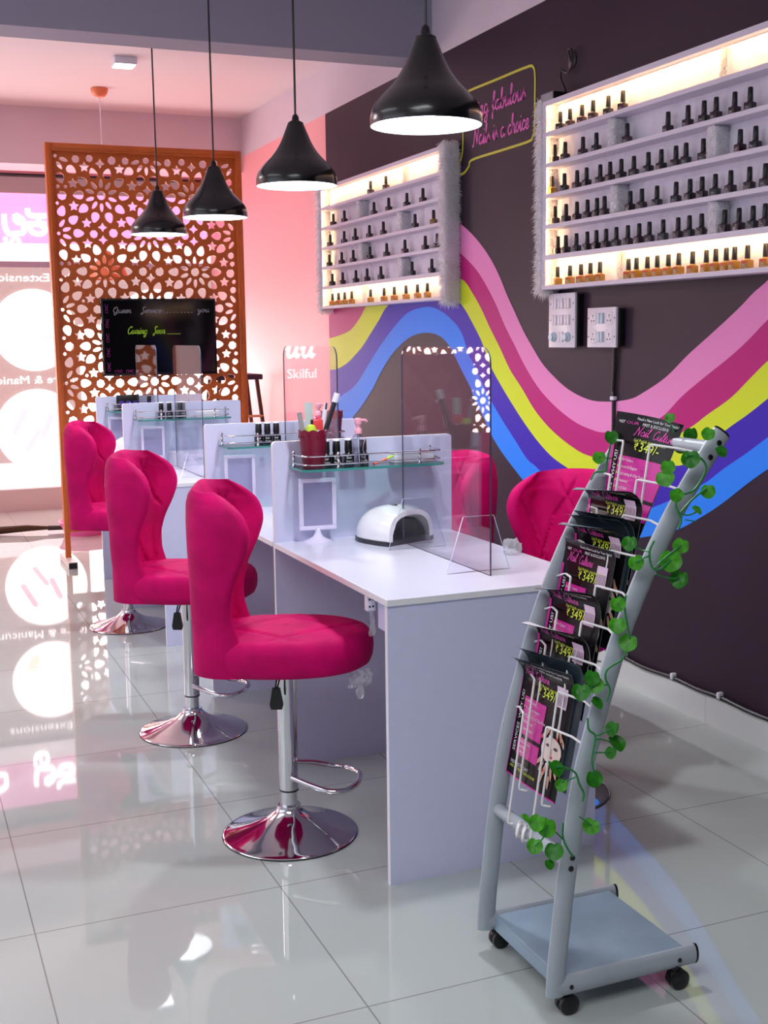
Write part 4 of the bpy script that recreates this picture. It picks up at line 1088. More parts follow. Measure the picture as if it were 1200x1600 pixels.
make_rack(2.55, yR, RZ, RD, 'larger white fur-trimmed polish rack above the switchboards, running out of frame', divR, [(0, yd_(1113, 2.42)), (5, yd_(952, 1.76))], [(yR+.012, yR+.04), (2.5, 2.538)], 2)
# bottles
M_CAP = mat('black_cap', '121114', .3); M_BOT = mat('dark_plum_bottle', '34202C', .25); M_BOT2 = mat('dark_aubergine_bottle', '241C28', .25); M_BOT3 = mat('led_gold_bottle', '86641C', .3); M_PRINT = mat('fine_white_print', 'CFC6CC', .5); M_RED = mat('red_label', 'B8302A', .45)  # M_BOT3: warm LED light put into the dark bottle colour
def bottle_proto(body, red, label, group, loc, rz):
    t = thing('nail_polish', label, 'nail polish', loc, rz, group)
    bm = NB(); box(bm, -.016, .016, -.016, .016, 0, .031, bev=.003); lathe(bm, [(.0135, .0305), (.0098, .0355)], 12); obj('bottle_body', bm, body, t)
    bm = NB(); lathe(bm, [(.0092, .0345), (.0100, .037), (.0088, .0785), (.0072, .081), (0, .0813)], 14); obj('cap', bm, M_CAP, t)
    bm = NB(); f = lambda u, v, w: V((-.0162-w, -u, v))
    text(bm, 'Gel', f, -.009, .012, .0085); text(bm, 'Polish', f, -.009, .0045, .0075, width=.018)
    obj('printed_label', bm, M_PRINT, t, smooth=False)
    if red:
        bm = NB(); box(bm, -.0164, -.0158, -.012, .012, .0215, .0275); obj('red_band', bm, M_RED, t, smooth=False)
    return t
ORD = ['leftmost', 'second', 'third', 'fourth', 'fifth', 'sixth', 'seventh', 'eighth', 'ninth', 'tenth', 'eleventh', 'twelfth', 'thirteenth', 'fourteenth', 'fifteenth', 'sixteenth', 'seventeenth', 'eighteenth', 'nineteenth', 'twentieth']
ROWN = ['top', 'second', 'third', 'fourth', 'fifth', 'bottom']
LROWS = [[579.7, 602.9], [520, 538.5, 584, 607.8, 634.3, 660.3], [515.8, 538, 555.8, 577, 599.6, 649, 676], [514, 533.3, 551, 576.9, 604.2, 632.8, 663.7, 683],
         [519.7, 535, 556.3, 573.2, 596, 644, 673.5], [518.4, 528.8, 538.5, 550, 579.7, 599.2, 615.9, 635.4, 652.7, 668.5]]
RROWS = [[875.7, 889.5, 907.5, 927.8, 949, 973], [867, 882, 909, 931, 980.5, 1042, 1076, 1101, 1120, 1147.5, 1173], [862, 881, 900.5, 917.5, 936.8, 953.5, 971, 990, 1014, 1032, 1055, 1073, 1099, 1157.5, 1179],
         [866.5, 884.3, 901.4, 917.8, 931.4, 945, 984, 1002.5, 1024.7, 1055, 1077, 1095, 1116, 1143, 1171, 1197],
         [870.7, 882.3, 900.7, 918, 932.3, 946, 963.3, 980.7, 999, 1015, 1037.3, 1058.3, 1078.3, 1096.7, 1133.3, 1152.7, 1175, 1196.7],
         [870.7, 889.3, 906, 923.7, 938.3, 980.7, 995, 1010, 1026, 1042.7, 1060.7, 1082.3, 1101.7, 1119.3, 1133.5, 1148, 1169, 1195]]
protos = {}
rnd = random.Random(21)
for rows, zb, dz, side in ((LROWS, LZ, LD, 'smaller left'), (RROWS, RZ, RD, 'larger right')):
    for r, row in enumerate(rows):
        z = zb+(5-r)*dz+.0092
        for i, px in enumerate(row):
            y = y_of(px, XM, z+.03)
            x = XM+rnd.uniform(-.004, .006)
            if r == 5: body, red, cn = (M_BOT3, True, 'LED-gilded bottle with red band')
            elif side == 'larger right' and r == 2 and i == 0 or side == 'smaller left' and r == 2 and i == 6: body, red, cn = (M_BOT3, False, 'gold-brown bottle')
            else: body, red, cn = (M_BOT if rnd.random() < .6 else M_BOT2, False, 'dark bottle')
            n = ORD[i]+' from left' if i else 'leftmost'
            lab = '%s, %s, %s shelf of the %s fur-trimmed rack' % (cn, n, ROWN[r], side)
            g = 'nail polish bottles on the %s shelf of the %s rack' % (ROWN[r], side)
            rz = rnd.uniform(-.25, .25)+(.2 if px > 800 else .35)
            k = (body.name, red)
            if k not in protos: protos[k] = bottle_proto(body, red, lab, g, (x, y, z), rz)
            else: dup(protos[k], (x, y, z), rz, lab, g)
# ------------------------------------------------------------------ wall fittings
def fx(y, z, w): return V((XW-w, y, z))
def plate_bm(y0, y1, z0, z1, w0, w1, m, name, parent, bev=.003):
    bm = NB(); box(bm, XW-w1, XW-w0, y0, y1, z0, z1, bev=bev); return obj(name, bm, m, parent)
M_SW = mat('switch_white', 'EDE6EE', .25); M_SWB = mat('switch_pale_blue', 'C4D6E2', .3)
t = thing('switchboard', 'tall white switchboard with six switches and two dials, under the larger rack', 'switchboard', (0, 0, 0))
plate_bm(4.585, 4.805, 1.435, 1.66, .001, .03, M_BLACK, 'back_box', t); plate_bm(4.59, 4.815, 1.428, 1.668, .03, .042, M_SW, 'cover_plate', t)
for j, z in enumerate((1.622, 1.55)):
    for y in (4.76, 4.705, 4.65):
        for s_ in (-.0115, .0115):
            bm = NB(); box(bm, XW-.050, XW-.042, y+s_-.0095, y+s_+.0095, z-.022, z+.022, bev=.0015, mtx=Matrix.Translation((0, 0, 0))); obj('rocker_switch', bm, M_SW, t)
for y in (4.765, 4.645):
    bm = NB(); lathe(bm, [(.022, 0), (.022, .006), (.016, .012), (.015, .022), (0, .023)], 20, mtx=Matrix.Translation((XW-.042, y, 1.475)) @ Matrix.Rotation(-PI/2, 4, 'Y')); obj('dimmer_dial', bm, M_SWB, t)
for s_ in (-.0115, .0115):
    bm = NB(); box(bm, XW-.050, XW-.042, 4.705+s_-.0095, 4.705+s_+.0095, 1.453, 1.497, bev=.0015); obj('rocker_switch', bm, M_SW, t)
bm = NB()
for y in (4.80, 4.603):
    for z in (1.622, 1.55, 1.475): lathe(bm, [(.0035, 0), (.0035, .001), (0, .001)], 8, mtx=Matrix.Translation((XW-.042, y, z)) @ Matrix.Rotation(-PI/2, 4, 'Y'))
obj('screw', bm, mat('dark_screw', '4A4A50', .4), t)
t = thing('switchboard', 'square white socket board with four sockets, a black cable leaving its bottom', 'switchboard', (0, 0, 0))
plate_bm(4.262, 4.48, 1.437, 1.59, .001, .03, M_BLACK, 'back_box', t); plate_bm(4.268, 4.488, 1.43, 1.597, .03, .042, M_SW, 'cover_plate', t)
for z in (1.552, 1.475):
    for y in (4.442, 4.318):
        bm = NB(); box(bm, XW-.0435, XW-.0418, y-.024, y+.024, z-.028, z+.028, bev=.0005); obj('socket', bm, M_SW, t)
        bm = NB()
        for (a, b_, r) in ((0, .011, .004), (.009, -.010, .0038), (-.009, -.010, .0038), (0, .002, .0028)): lathe(bm, [(r, 0), (r, .0008), (0, .0008)], 10, mtx=Matrix.Translation((XW-.0435, y+a, z+b_)) @ Matrix.Rotation(-PI/2, 4, 'Y'))
        obj('socket_hole', bm, M_BLACK, t)
    for s_ in (-.0115, .0115):
        bm = NB(); box(bm, XW-.050, XW-.042, 4.38+s_-.0095, 4.38+s_+.0095, z-.022, z+.022, bev=.0015); obj('rocker_switch', bm, M_SWB, t)
bm = NB()
for y in (4.478, 4.278):
    for z in (1.552, 1.475): lathe(bm, [(.0035, 0), (.0035, .001), (0, .001)], 8, mtx=Matrix.Translation((XW-.042, y, z)) @ Matrix.Rotation(-PI/2, 4, 'Y'))
obj('screw', bm, MATS['dark_screw'], t)
# cable down the wall and along the skirting
t = thing('cable', 'black cable running down the mural and along the top of the skirting', 'cable', (0, 0, 0))
bm = NB()
tube(bm, catmull([(XW-.012, 4.318, 1.435), (XW-.010, 4.322, 1.35), (XW-.010, 4.33, 1.25), (XW-.010, 4.325, 1.2), (XW-.009, 4.325, .8), (XW-.009, 4.325, .3), (XW-.010, 4.32, .15), (XW-.012, 4.29, .124), (XW-.012, 4.21, .123), (XW-.014, 4.05, .116), (XW-.012, 3.865, .124), (XW-.014, 3.7, .120), (XW-.012, 3.573, .125), (XW-.014, 3.4, .119), (XW-.012, 3.2, .12), (XW-.012, 2.4, .12), (XW-.012, 1.5, .12)], 8), .0085, 8)
obj('cable_sheath', bm, M_BLACK, t)
for (y, z, vert) in ((4.326, 1.218, 1), (4.208, .128, 0), (3.865, .13, 0), (3.573, .131, 0), (2.9, .128, 0), (4.325, .7, 1)):
    bm = NB()
    if vert: box(bm, XW-.022, XW-.001, y-.014, y+.012, z-.008, z+.008, bev=.003)
    else: box(bm, XW-.024, XW-.001, y-.008, y+.008, z-.012, z+.014, bev=.003)
    obj('cable_clip', bm, M_WPLAST, t)
t = thing('cable_outlet', 'dark round wall outlet with a looped cable above the larger rack', 'cable outlet', (0, 0, 0))
bm = NB(); lathe(bm, [(.035, 0), (.035, .004), (.03, .008), (0, .009)], 28, mtx=Matrix.Translation((XW, 4.70, 2.66)) @ Matrix.Rotation(-PI/2, 4, 'Y')); obj('outlet_cover', bm, mat('dark_plum_cover', '2B2230', .35), t)
bm = NB(); tube(bm, catmull([(XW-.008, 4.70, 2.655), (XW-.03, 4.685, 2.70), (XW-.03, 4.655, 2.685), (XW-.03, 4.655, 2.63), (XW-.03, 4.69, 2.605), (XW-.035, 4.73, 2.62), (XW-.035, 4.738, 2.59), (XW-.03, 4.71, 2.54), (XW-.025, 4.70, 2.5)], 8), .0045, 8); obj('cable_loop', bm, M_BLACK, t)
t = thing('led_driver', 'small grey box lying on top of the larger rack, at its left end', 'driver box', (XW-.06, 4.76, RZ+6*RD+.0095))
bm = NB(); box(bm, -.03, .03, -.055, .055, 0, .035, bev=.003); obj('driver_body', bm, mat('light_grey_box', '9C98A2', .5), t)
bm = NB(); box(bm, -.031, .031, -.058, -.05, .003, .032); obj('end_cap', bm, M_BLACK, t, smooth=False)
# ------------------------------------------------------------------ leaflet rack on castors
YA, YB2 = 2.13, 2.46                # near and far side rail
def rail_x(z):
    tab = [(.06, 1.266), (.137, 1.271), (.21, 1.279), (.311, 1.290), (.425, 1.307), (.537, 1.326), (.634, 1.352), (.736, 1.383), (.832, 1.415), (.926, 1.455), (1.014, 1.499), (1.101, 1.549), (1.181, 1.603), (1.275, 1.672), (1.4, 1.77)]
    for (a, xa), (b, xb) in zip(tab, tab[1:]):
        if z <= b: return xa+(xb-xa)*(z-a)/(b-a)
    return tab[-1][1]
RX = V((0, 0, 0))
t = thing('leaflet_rack', 'silver grey leaflet rack on castors standing in front of the nearest desk', 'display rack', (0, 0, 0))
RACK = t
for y in (YA, YB2):
    zs_ = [.055, .137, .21, .311, .425, .537, .634, .736, .832, .926, 1.014, 1.101, 1.181, 1.272]
    bm = NB(); P = catmull([(rail_x(z), y, z) for z in zs_], 4)
    n = 14; rings = []
    for i, p in enumerate(P):
        tg = (P[min(i+1, len(P)-1)]-P[max(i-1, 0)]).normalized(); a = V((0, 1, 0)); b = tg.cross(a)
        rings.append([bm.verts.new(p+a*(.0125*math.cos(2*PI*k/n))+b*(.0235*math.sin(2*PI*k/n))) for k in range(n)])
    for A_, B_r in zip(rings, rings[1:]):
        for k in range(n): bm.faces.new((A_[k], A_[(k+1) % n], B_r[(k+1) % n], B_r[k]))
    bm.faces.new(rings[0]); bm.faces.new(rings[-1])
    rl = obj('side_rail', bm, M_GREY, t)
    bm = NB(); tg = (P[-1]-P[-2]).normalized(); b = tg.cross(V((0, 1, 0)))
    ra = [bm.verts.new(P[-1]+V((0, .0128*math.cos(2*PI*k/n), 0))+b*(.0238*math.sin(2*PI*k/n))) for k in range(n)]
    rb = [bm.verts.new(P[-1]+tg*.005+V((0, .011*math.cos(2*PI*k/n), 0))+b*(.022*math.sin(2*PI*k/n))) for k in range(n)]
    for k in range(n): bm.faces.new((ra[k], ra[(k+1) % n], rb[(k+1) % n], rb[k]))
    bm.faces.new(ra); bm.faces.new(rb)
    obj('end_plug', bm, M_BLACK, rl)
    s_ = -1 if y == YA else 1
    for z in (1.252, 1.222, .372, .348):
        bm = NB(); lathe(bm, [(.0065, 0), (.0055, .003), (0, .004)], 12, mtx=Matrix.Translation((rail_x(z), y+s_*.012, z)) @ Matrix.Rotation(PI/2 if s_ < 0 else -PI/2, 4, 'X')); obj('bolt', bm, M_BLACK, rl)
for z in (1.24, .358):
    bm = NB(); tube(bm, [(rail_x(z), YA, z), (rail_x(z), YB2, z)], .016, 14, flat=(1, 1)); obj('cross_tube', bm, M_GREY, t)
x0b, x1b = 1.262, 1.632
for y in (YA, YB2):
    bm = NB(); P = [(x0b, y, .0735), (x1b, y, .0735)]; tube(bm, P, .0235, 14, flat=(.55, 1)); br = obj('base_rail', bm, M_GREY, t)
    bm = NB(); tube(bm, [(x1b, y, .0735), (x1b+.006, y, .0735)], .0235, 14, flat=(.56, 1.02)); obj('end_plug', bm, M_BLACK, br)
    s_ = -1 if y == YA else 1
    for x in (1.30, 1.585):
        bm = NB(); lathe(bm, [(.0055, 0), (.0045, .003), (0, .004)], 12, mtx=Matrix.Translation((x, y+s_*.0125, .073)) @ Matrix.Rotation(PI/2 if s_ < 0 else -PI/2, 4, 'X')); obj('bolt', bm, M_BLACK, br)
bm = NB(); box(bm, 1.285, 1.612, YA+.01, YB2-.01, .078, .090, bev=.002); box(bm, 1.285, 1.297, YA+.01, YB2-.01, .052, .08); obj('base_plate', bm, mat('grey_base_plate', '8FA3B4', .45, noise=.25, nscale=5), t)
for (x, y) in ((1.30, YA+.012), (1.585, YA+.0), (1.30, YB2), (1.585, YB2)):
    c = NB(); 
    for s_ in (-.009, .009): lathe(c, [(0, -.008), (.018, -.008), (.0235, -.005), (.0235, .005), (.018, .008), (0, .008)], 24, mtx=Matrix.Translation((x+.004, y+s_, .0237)) @ Matrix.Rotation(PI/2, 4, 'X') @ Matrix.Rotation(.0, 4, 'Z'))
    w = obj('castor', c, M_BLACK, t)
    c = NB(); lathe(c, [(0, .066), (.0095, .066), (.0095, .046), (.014, .044), (.014, .034), (0, .032)], 16, (x-.004, y, 0)); obj('castor_stem', c, M_BLACK, w)
# wire pockets: each a pair of hooked wires from the rails
def rack_pt(z, f, off):
    """point on the sloping rack face: height z, fraction f from far rail (0) to near rail (1), off = distance out of the face"""
    dzz = .02; tx = rail_x(z+dzz)-rail_x(z-dzz); tg = V((tx, 0, 2*dzz)).normalized(); nrm = V((-tg.z, 0, tg.x))
    return V((rail_x(z), YB2+(YA-YB2)*f, z))+nrm*off
# corner height and distance of each pair of hooks, from the top one down
HZ = [1.242-.0775*k for k in range(9)]
HX = [rail_x(z)-o for z, o in zip(HZ, (.074, .052, .036, .026, .022, .024, .026, .030, .036))]
def rod_x(k, z): return HX[k]-.155*(HZ[k]-z)
for k, z in enumerate(HZ):
    lo = z-.25
    for f0, f1, ye in ((.03, .30, YB2-.008), (.95, .62, YA+.012)):
        bm = NB(); yc = YB2+(YA-YB2)*f1
        P = [V((rail_x(z-.015), ye, z-.015)), V((HX[k]+.022, ye+(yc-ye)*.35, z-.004)), V((HX[k], yc, z))]
        if k >= 7: P += [V((rod_x(k, lo-.01), yc, lo-.01)), V((rod_x(k, lo)+.016, yc-.01, lo-.012))]
        else: P += [V((rod_x(k, lo), yc, lo)), V((rod_x(k, lo)+.02, yc, lo-.004))]
        Q = [P[0]]
        for a, b, c in zip(P, P[1:], P[2:]): Q += [b+(a-b).normalized()*.006, b+(a-b).normalized()*.001+(c-b).normalized()*.001, b+(c-b).normalized()*.006]
        Q.append(P[-1]); tube(bm, Q, .0027, 6); obj('wire_hook', bm, M_WIRE, t)
bm = NB()
for k in range(4):
    c = rack_pt(.358, .42+.04*k, .012+.006*(k % 2)); tube(bm, catmull([c+V((.016*math.cos(q*1.05), .010*math.sin(q*1.7), .016*math.sin(q*1.05))) for q in range(7)], 4), .0028, 6)
obj('wire_tie', bm, M_WIRE, t)

# ------------------------------------------------------------------ leaflets
M_INK = mat('leaflet_black', '141217', .22); M_MAG = mat('leaflet_magenta', 'C4158E', .25); M_LW = mat('leaflet_white', 'E6E2E8', .3); M_LY = mat('leaflet_yellow', 'D8E83A', .3); M_LPK = mat('leaflet_pink_script', 'D0349C', .3)
M_SKIN = mat('printed_skin', 'C99A84', .3); M_SKIN2 = mat('printed_pale_skin', 'E3CFC6', .3); M_DARKP = mat('printed_dark', '3A2430', .3); M_LIPS = mat('printed_red', 'C01828', .3); M_NAVY = mat('leaflet_dark_back', '3C4A55', .2); M_TAG = mat('price_tag', 'E3C3DC', .4)
LM = [M_INK, M_MAG, M_LW, M_LY, M_LPK, M_SKIN, M_SKIN2, M_DARKP, M_LIPS, M_TAG]
LWD, LHT = .205, .297
def sub_poly(bm, poly, fn, mi, h, n=1):
    vs_ = [bm.verts.new(fn(u, v, h)) for u, v in poly]
    bm.faces.new(vs_).material_index = mi
def rect_s(bm, u0, u1, v0, v1, fn, mi, h, nu=4, nv=6):
    rows = [[bm.verts.new(fn(u0+(u1-u0)*i/nu, v0+(v1-v0)*j/nv, h)) for i in range(nu+1)] for j in range(nv+1)]
    for j in range(nv):
        for i in range(nu): bm.faces.new((rows[j][i], rows[j][i+1], rows[j+1][i+1], rows[j+1][i])).material_index = mi
def ell(u, v, a, b, n=16, r=0):
    cr, sr = math.cos(r), math.sin(r)
    return [(u+a*math.cos(2*PI*k/n)*cr-b*math.sin(2*PI*k/n)*sr, v+a*math.cos(2*PI*k/n)*sr+b*math.sin(2*PI*k/n)*cr) for k in range(n)]
M_GBACK = mat('leaflet_back_sheen', '8496A0', .2)  # grey holds the reflection on the dark glossy backs
def make_leaflet(label, pk, dz_=0, off=.014, f0=.06, f1=.70, curl=0, side=0.0, v0=.72, slope=(.2, .2), full=True, tag_=True, back=None, rev=None, hgt=LHT, printed=True):
    """printed sheet standing in pocket k, behind its two rods; curl = angle its head bends forward"""
    t = thing('leaflet', label, 'leaflet', (0, 0, 0), 0, 'printed leaflets in the wire rack')
    W = abs(f1-f0)*abs(YA-YB2); zb = HZ[pk]-.217+dz_
    def fn(u, v, h):
        y = YB2+(YA-YB2)*(f0+(f1-f0)*u)
        sl = slope[0]+(slope[1]-slope[0])*u
        tg = V((sl, 0, 1)).normalized(); nrm = V((-tg.z, 0, tg.x))
        p = V((rod_x(pk, zb)+off, y, zb)) + (V((slope[0]-sl, 0, 0))*.10)
        th = curl*(1-side*u); s_ = v*hgt; s0 = v0*hgt; belly = .005*math.sin(u*PI)
        if v <= v0 or th < 1e-3: return p+tg*s_+nrm*(h+belly)
        R = (hgt-s0)/th; q = (s_-s0)/R
        return p+tg*(s0+(R-h)*math.sin(q))+nrm*(belly+R-(R-h)*math.cos(q))
    bm = NB()
    rows = [[bm.verts.new(fn(i/10, j/24, 0)) for i in range(11)] for j in range(25)]
    for j in range(24):
        for i in range(10): bm.faces.new((rows[j][i], rows[j][i+1], rows[j+1][i+1], rows[j+1][i])).material_index = 0
    r = bmesh.ops.solidify(bm, geom=bm.faces[:], thickness=.0006)
    o = obj('sheet', bm, M_INK, t)
    bk = NB(); rect_s(bk, 0, 1, 0, 1, fn, 0, -.0014, 8, 24); obj('reverse_side', bk, rev or M_GBACK, t)
    if back: o.data.materials.clear(); o.data.materials.append(back)
    d = .0011
    bm = NB()
    A_ = W/hgt
    T = lambda u, v, w: fn(u, v, w)
    e1, e2, e3 = d, d*1.5, d*2
    if not back:
        fw_ = lambda u, v, w: fn(u, v, w)
        rect_s(bm, 0, .05, 0, .80, fw_, 1, e1, 1, 14)
        rect_s(bm, .17, 1 if full == 'wide' else .60, .36, .66, fw_, 1, e1, 4, 8); rect_s(bm, .17, 1 if full == 'wide' else .60, .19, .33, fw_, 1, e1, 4, 6)
        ts = lambda u, v, w: fn(u/W, v/hgt, w)
        text(bm, 'WHY US?', ts, .145*W, .46*hgt, .017, 2, rot=1, h=e2); text(bm, 'SERVICES', ts, .145*W, .20*hgt, .017, 2, rot=1, h=e2)
        for k in range(5): text(bm, ('100+ Colors', 'Vibrant & Elegant', 'Long Lasting & Chip Free', 'Professional', 'Clean & Safe')[k], ts, .22*W, (.62-.055*k)*hgt, .0095, 2, h=e2); sub_poly(bm, [((.185)*W, (.62-.055*k)*hgt), ((.205)*W, (.63-.055*k)*hgt), ((.185)*W, (.64-.055*k)*hgt)], ts, 3, e2)
        for k in range(3): text(bm, ('Nail Extension', 'Nail Art', 'Pedicure')[k], ts, .22*W, (.295-.04*k)*hgt, .0085, 2, h=e2)
        text(bm, '349/-', ts, .50*W, .715*hgt, .030, 3, width=.062, h=e2); text(bm, '\u20b9', ts, .41*W, .72*hgt, .024, 3, h=e2)
        if True:
            text(bm, 'Need a New Look for Your Nails?', ts, .36*W, .955*hgt, .0095, 2, width=.60*W, h=e2)
            text(bm, 'VISIT', ts, .07*W, .915*hgt, .0095, 2, h=e2); text(bm, 'FIRST & EXCLUSIVE', ts, .46*W, .915*hgt, .0095, 2, width=.38*W, h=e2); text(bm, 'OUR', ts, .2*W, .915*hgt, .0095, 4, width=.2*W, h=e2)
            nb = bm
            x0_, w1_, w2_ = (.36, .046, .066) if full == 'wide' else (.12, .040, .058)
            script(bm, 'Nail', .0019, lambda u, v, w: ts(u+x0_*W, v+.835*hgt, w+e2), width=w1_, xh=.0105, mi=4, slant=.3)
            script(bm, 'Culture', .0019, lambda u, v, w: ts(u+x0_*W+w1_+.012, v+.83*hgt, w+e2), width=w2_, xh=.0105, mi=4, slant=.3)
            text(bm, 'Gel Polish starting from', ts, .38*W, .785*hgt, .010, 3, width=.5*W, h=e2)
        # picture: hands with painted nails framing a face
        if full != 'wide':
            for (a, b, mi, q) in ((ell(.80, .36, .17, .10), 0, 6, 0), (ell(.74, .39, .035, .012), 0, 7, 1), (ell(.87, .385, .035, .012), 0, 7, 1), (ell(.80, .31, .045, .012), 0, 8, 1), (ell(.80, .345, .014, .03), 0, 5, 1)):
                sub_poly(bm, a, fn, mi, e1+q*.0004)
            for k, (u, v, an) in enumerate(((.66, .46, -.9), (.70, .49, -.7), (.76, .505, -.3), (.86, .51, .2), (.92, .49, .6), (.96, .46, .9), (.64, .25, .6), (.69, .22, .9), (.75, .20, 1.2), (.86, .20, 1.9), (.92, .22, 2.2), (.96, .26, 2.5), (.72, .14, 1.3), (.84, .13, 1.7))):
                P = ell(u, v, .062, .018, 12, an+PI/2 if k < 6 else an); P = [(min(max(x, .61), .995), y) for x, y in P]
                sub_poly(bm, P, fn, 5, e2+.0002); 
                c, s_ = math.cos(an+PI/2 if k < 6 else an), math.sin(an+PI/2 if k < 6 else an)
                sub_poly(bm, [(min(x, .995), y) for x, y in ell(u-c*.05 if k < 6 else u+c*.05, v-s_*.05 if k < 6 else v+s_*.05, .016, .013, 8)], fn, (8, 7, 2)[k % 3], e2+.0005)
        if tag_: rect_s(bm, .74, .92, .70, .86, fn, 9, e2, 2, 3); text(bm, '|||||||', ts, .755*W, .735*hgt, .028, 0, width=.15*W, h=e3)
        rect_s(bm, 0, 1, .0, .012, fn, 1, e2, 4, 1)
        text(bm, 'VISIT US TODAY', ts, .1*W, .10*hgt, .012, 2, h=e2); text(bm, 'AND GET YOUR NAILS DONE', ts, .1*W, .07*hgt, .009, 3, h=e2)
        obj('printed_face', bm, LM, t, smooth=False)
    else: bm.free()
    return t
make_leaflet('uppermost leaflet in the rack, standing straight above all others with its title in view', 0, -.012, .022, .06, .66, slope=(.16, .46), full='wide', tag_=False)
make_leaflet('dark leaflet with a curled-over head, just below the uppermost one', 2, 0, .012, .08, .74, curl=2.3, side=.3, v0=.76)
make_leaflet('hindmost sheet of the fanned pile under the first curled leaflet', 3, .012, .024, .08, .74, curl=1.7, side=.2, back=M_NAVY, v0=.78, printed=False)
make_leaflet('middle reflection-greyed sheet of the fanned pile under the first curled leaflet', 3, .006, .018, .07, .72, curl=1.8, side=.3, back=M_NAVY, v0=.76, printed=False)  # sheet and reverse greyed to carry the gloss reflection
make_leaflet('front leaflet of the fanned pile, price half hidden', 3, -.004, .011, .08, .73, curl=2.2, side=.25, v0=.75)
make_leaflet('straight leaflet with a glossy head and pink title, middle of the rack', 4, .004, .012, .06, .70, curl=.5, side=-.4, v0=.92)
make_leaflet('leaflet with a forward-curling head just below the straight middle one', 5, 0, .012, .08, .74, curl=2.2, side=.5, v0=.77)
make_leaflet('glare-whitened leaflet folding far forward, second pile from the bottom', 6, -.004, .012, .08, .76, curl=2.1, side=.35, rev=M_LW, v0=.755)  # white reverse is glare on the glossy back, put in as colour
make_leaflet('dark sheet curled behind the lowest leaflet', 7, .000, .020, .06, .80, curl=1.5, side=.5, back=M_NAVY, v0=.74, printed=False)
make_leaflet('lowest leaflet in the rack, its picture of a face and hands in full view', 7, -.03, .012, .01, .72, curl=1.5, side=.6, v0=.78)

# ------------------------------------------------------------------ ivy garland
IV = thing('ivy_garland', 'green artificial ivy garland wound round the leaflet rack', 'garland', (0, 0, 0))
def leaf_bm(r, rnd):
    bm = NB(); n = 18; P = []
    for k in range(n):
        a = 2*PI*k/n+PI/2
        q = 1+.07*math.cos(a-PI/2)-.22*math.exp(-((a-PI/2-PI)/.3)**2)+.03*math.sin(5*a)
        P.append((r*q*math.cos(a), r*q*math.sin(a)))
    c = bm.verts.new((0, 0, .0)); bend = rnd.uniform(.15, .45)
    mid = [bm.verts.new((x*.55, y*.55, -.22*r*(abs(x)/r)*.5+rnd.uniform(-.03, .03)*r)) for x, y in P]
    out = [bm.verts.new((x, y, bend*abs(x)-.2*bend*r-.25*bend*y*y/r)) for x, y in P]
    for k in range(n):
        bm.faces.new((c, mid[k], mid[(k+1) % n])); bm.faces.new((mid[k], out[k], out[(k+1) % n], mid[(k+1) % n]))
    bmesh.ops.solidify(bm, geom=bm.faces[:], thickness=.0006)
    return bm
rnd = random.Random(17)
LEAVES = [(955, 682, 11, 1), (936, 714, 10, 1), (1047, 652, 8, 2), (1080, 678, 11, 2), (1107, 677, 10, 0), (1079, 716, 14, 0), (1062, 699, 9, 2), (1044, 729, 11, 0), (1039, 746, 14, 0), (1056, 773, 11, 0), (1107, 767, 11, 0), (1088, 797, 9, 3), (1064, 852, 12, 0), (1048, 875, 17, 0), (1062, 904, 14, 0), (984, 848, 12, 0), (994, 878, 12, 0), (965, 943, 12, 0), (965, 976, 13, 0), (982, 1003, 14, 0), (925, 1058, 12, 0), (908, 1080, 14, 0), (930, 1070, 13, 0), (932, 1098, 11, 3), (958, 1138, 12, 3), (963, 1160, 14, 3), (955, 1175, 10, 3), (928, 1216, 13, 0), (867, 1199, 14, 3), (878, 1226, 10, 3), (840, 1285, 13, 3), (820, 1278, 8, 3), (855, 1292, 15, 0), (836, 1321, 12, 0), (866, 1329, 14, 0), (858, 1350, 8, 3), (924, 1290, 13, 0), (1126, 705, 10, 3)]
def leafpt(x, y, kind):
    if kind == 1: return at(x, y, Y=2.43)
    if kind == 2: return at(x, y, Y=2.26)
    return at(x, y, Y=YA-.035-(.02 if x > 1000 else 0))
STEMPTS = {}
for i, (x, y, r, kind) in enumerate(LEAVES):
    p = leafpt(x, y, kind)
    q = p-CP; R = r/FPX*q.length*1.02
    o = obj('leaf', leaf_bm(R, rnd), M_LEAF if rnd.random() < .62 else M_LEAFD, IV)
    # leaves face outward from the rack, tilted at random
    zax = (-(q.normalized())+V((rnd.uniform(-.35, .35), rnd.uniform(-.2, .2), rnd.uniform(-.1, .45)))).normalized()
    if kind == 3: zax = (zax+V((.7*rnd.choice((-1, 1)), 0, .3))).normalized()
    yax = V((rnd.uniform(-.5, .5), rnd.uniform(-.2, .2), -1)); yax = (yax-zax*yax.dot(zax)).normalized(); xax = yax.cross(zax)
    o.matrix_local = Matrix(((xax.x, yax.x, zax.x, p.x), (xax.y, yax.y, zax.y, p.y), (xax.z, yax.z, zax.z, p.z), (0, 0, 0, 1)))
def stem(pts, r=.0024, wob=.0):
    bm = NB(); tube(bm, catmull(pts, 6), r, 6); obj('stem', bm, M_STEM, IV)
def P3(x, y, k=0): return leafpt(x, y, k)
stem([P3(1072, 712), P3(1093, 715), P3(1103, 733), P3(1085, 765), P3(1062, 775), P3(1056, 790), P3(1064, 812), P3(1060, 826)])
stem([P3(1104, 763), P3(1082, 780), P3(1064, 800)]); stem([P3(1088, 800), P3(1075, 805), P3(1062, 802)], .0018); stem([P3(1088, 815), P3(1070, 812)], .0014)
stem([P3(1048, 875), P3(1030, 890), P3(1018, 885), P3(1015, 862), P3(1022, 845)]); stem([P3(1064, 852), P3(1035, 875), P3(1022, 888)], .0018); stem([P3(1062, 904), P3(1040, 902), P3(1024, 896)], .0018)
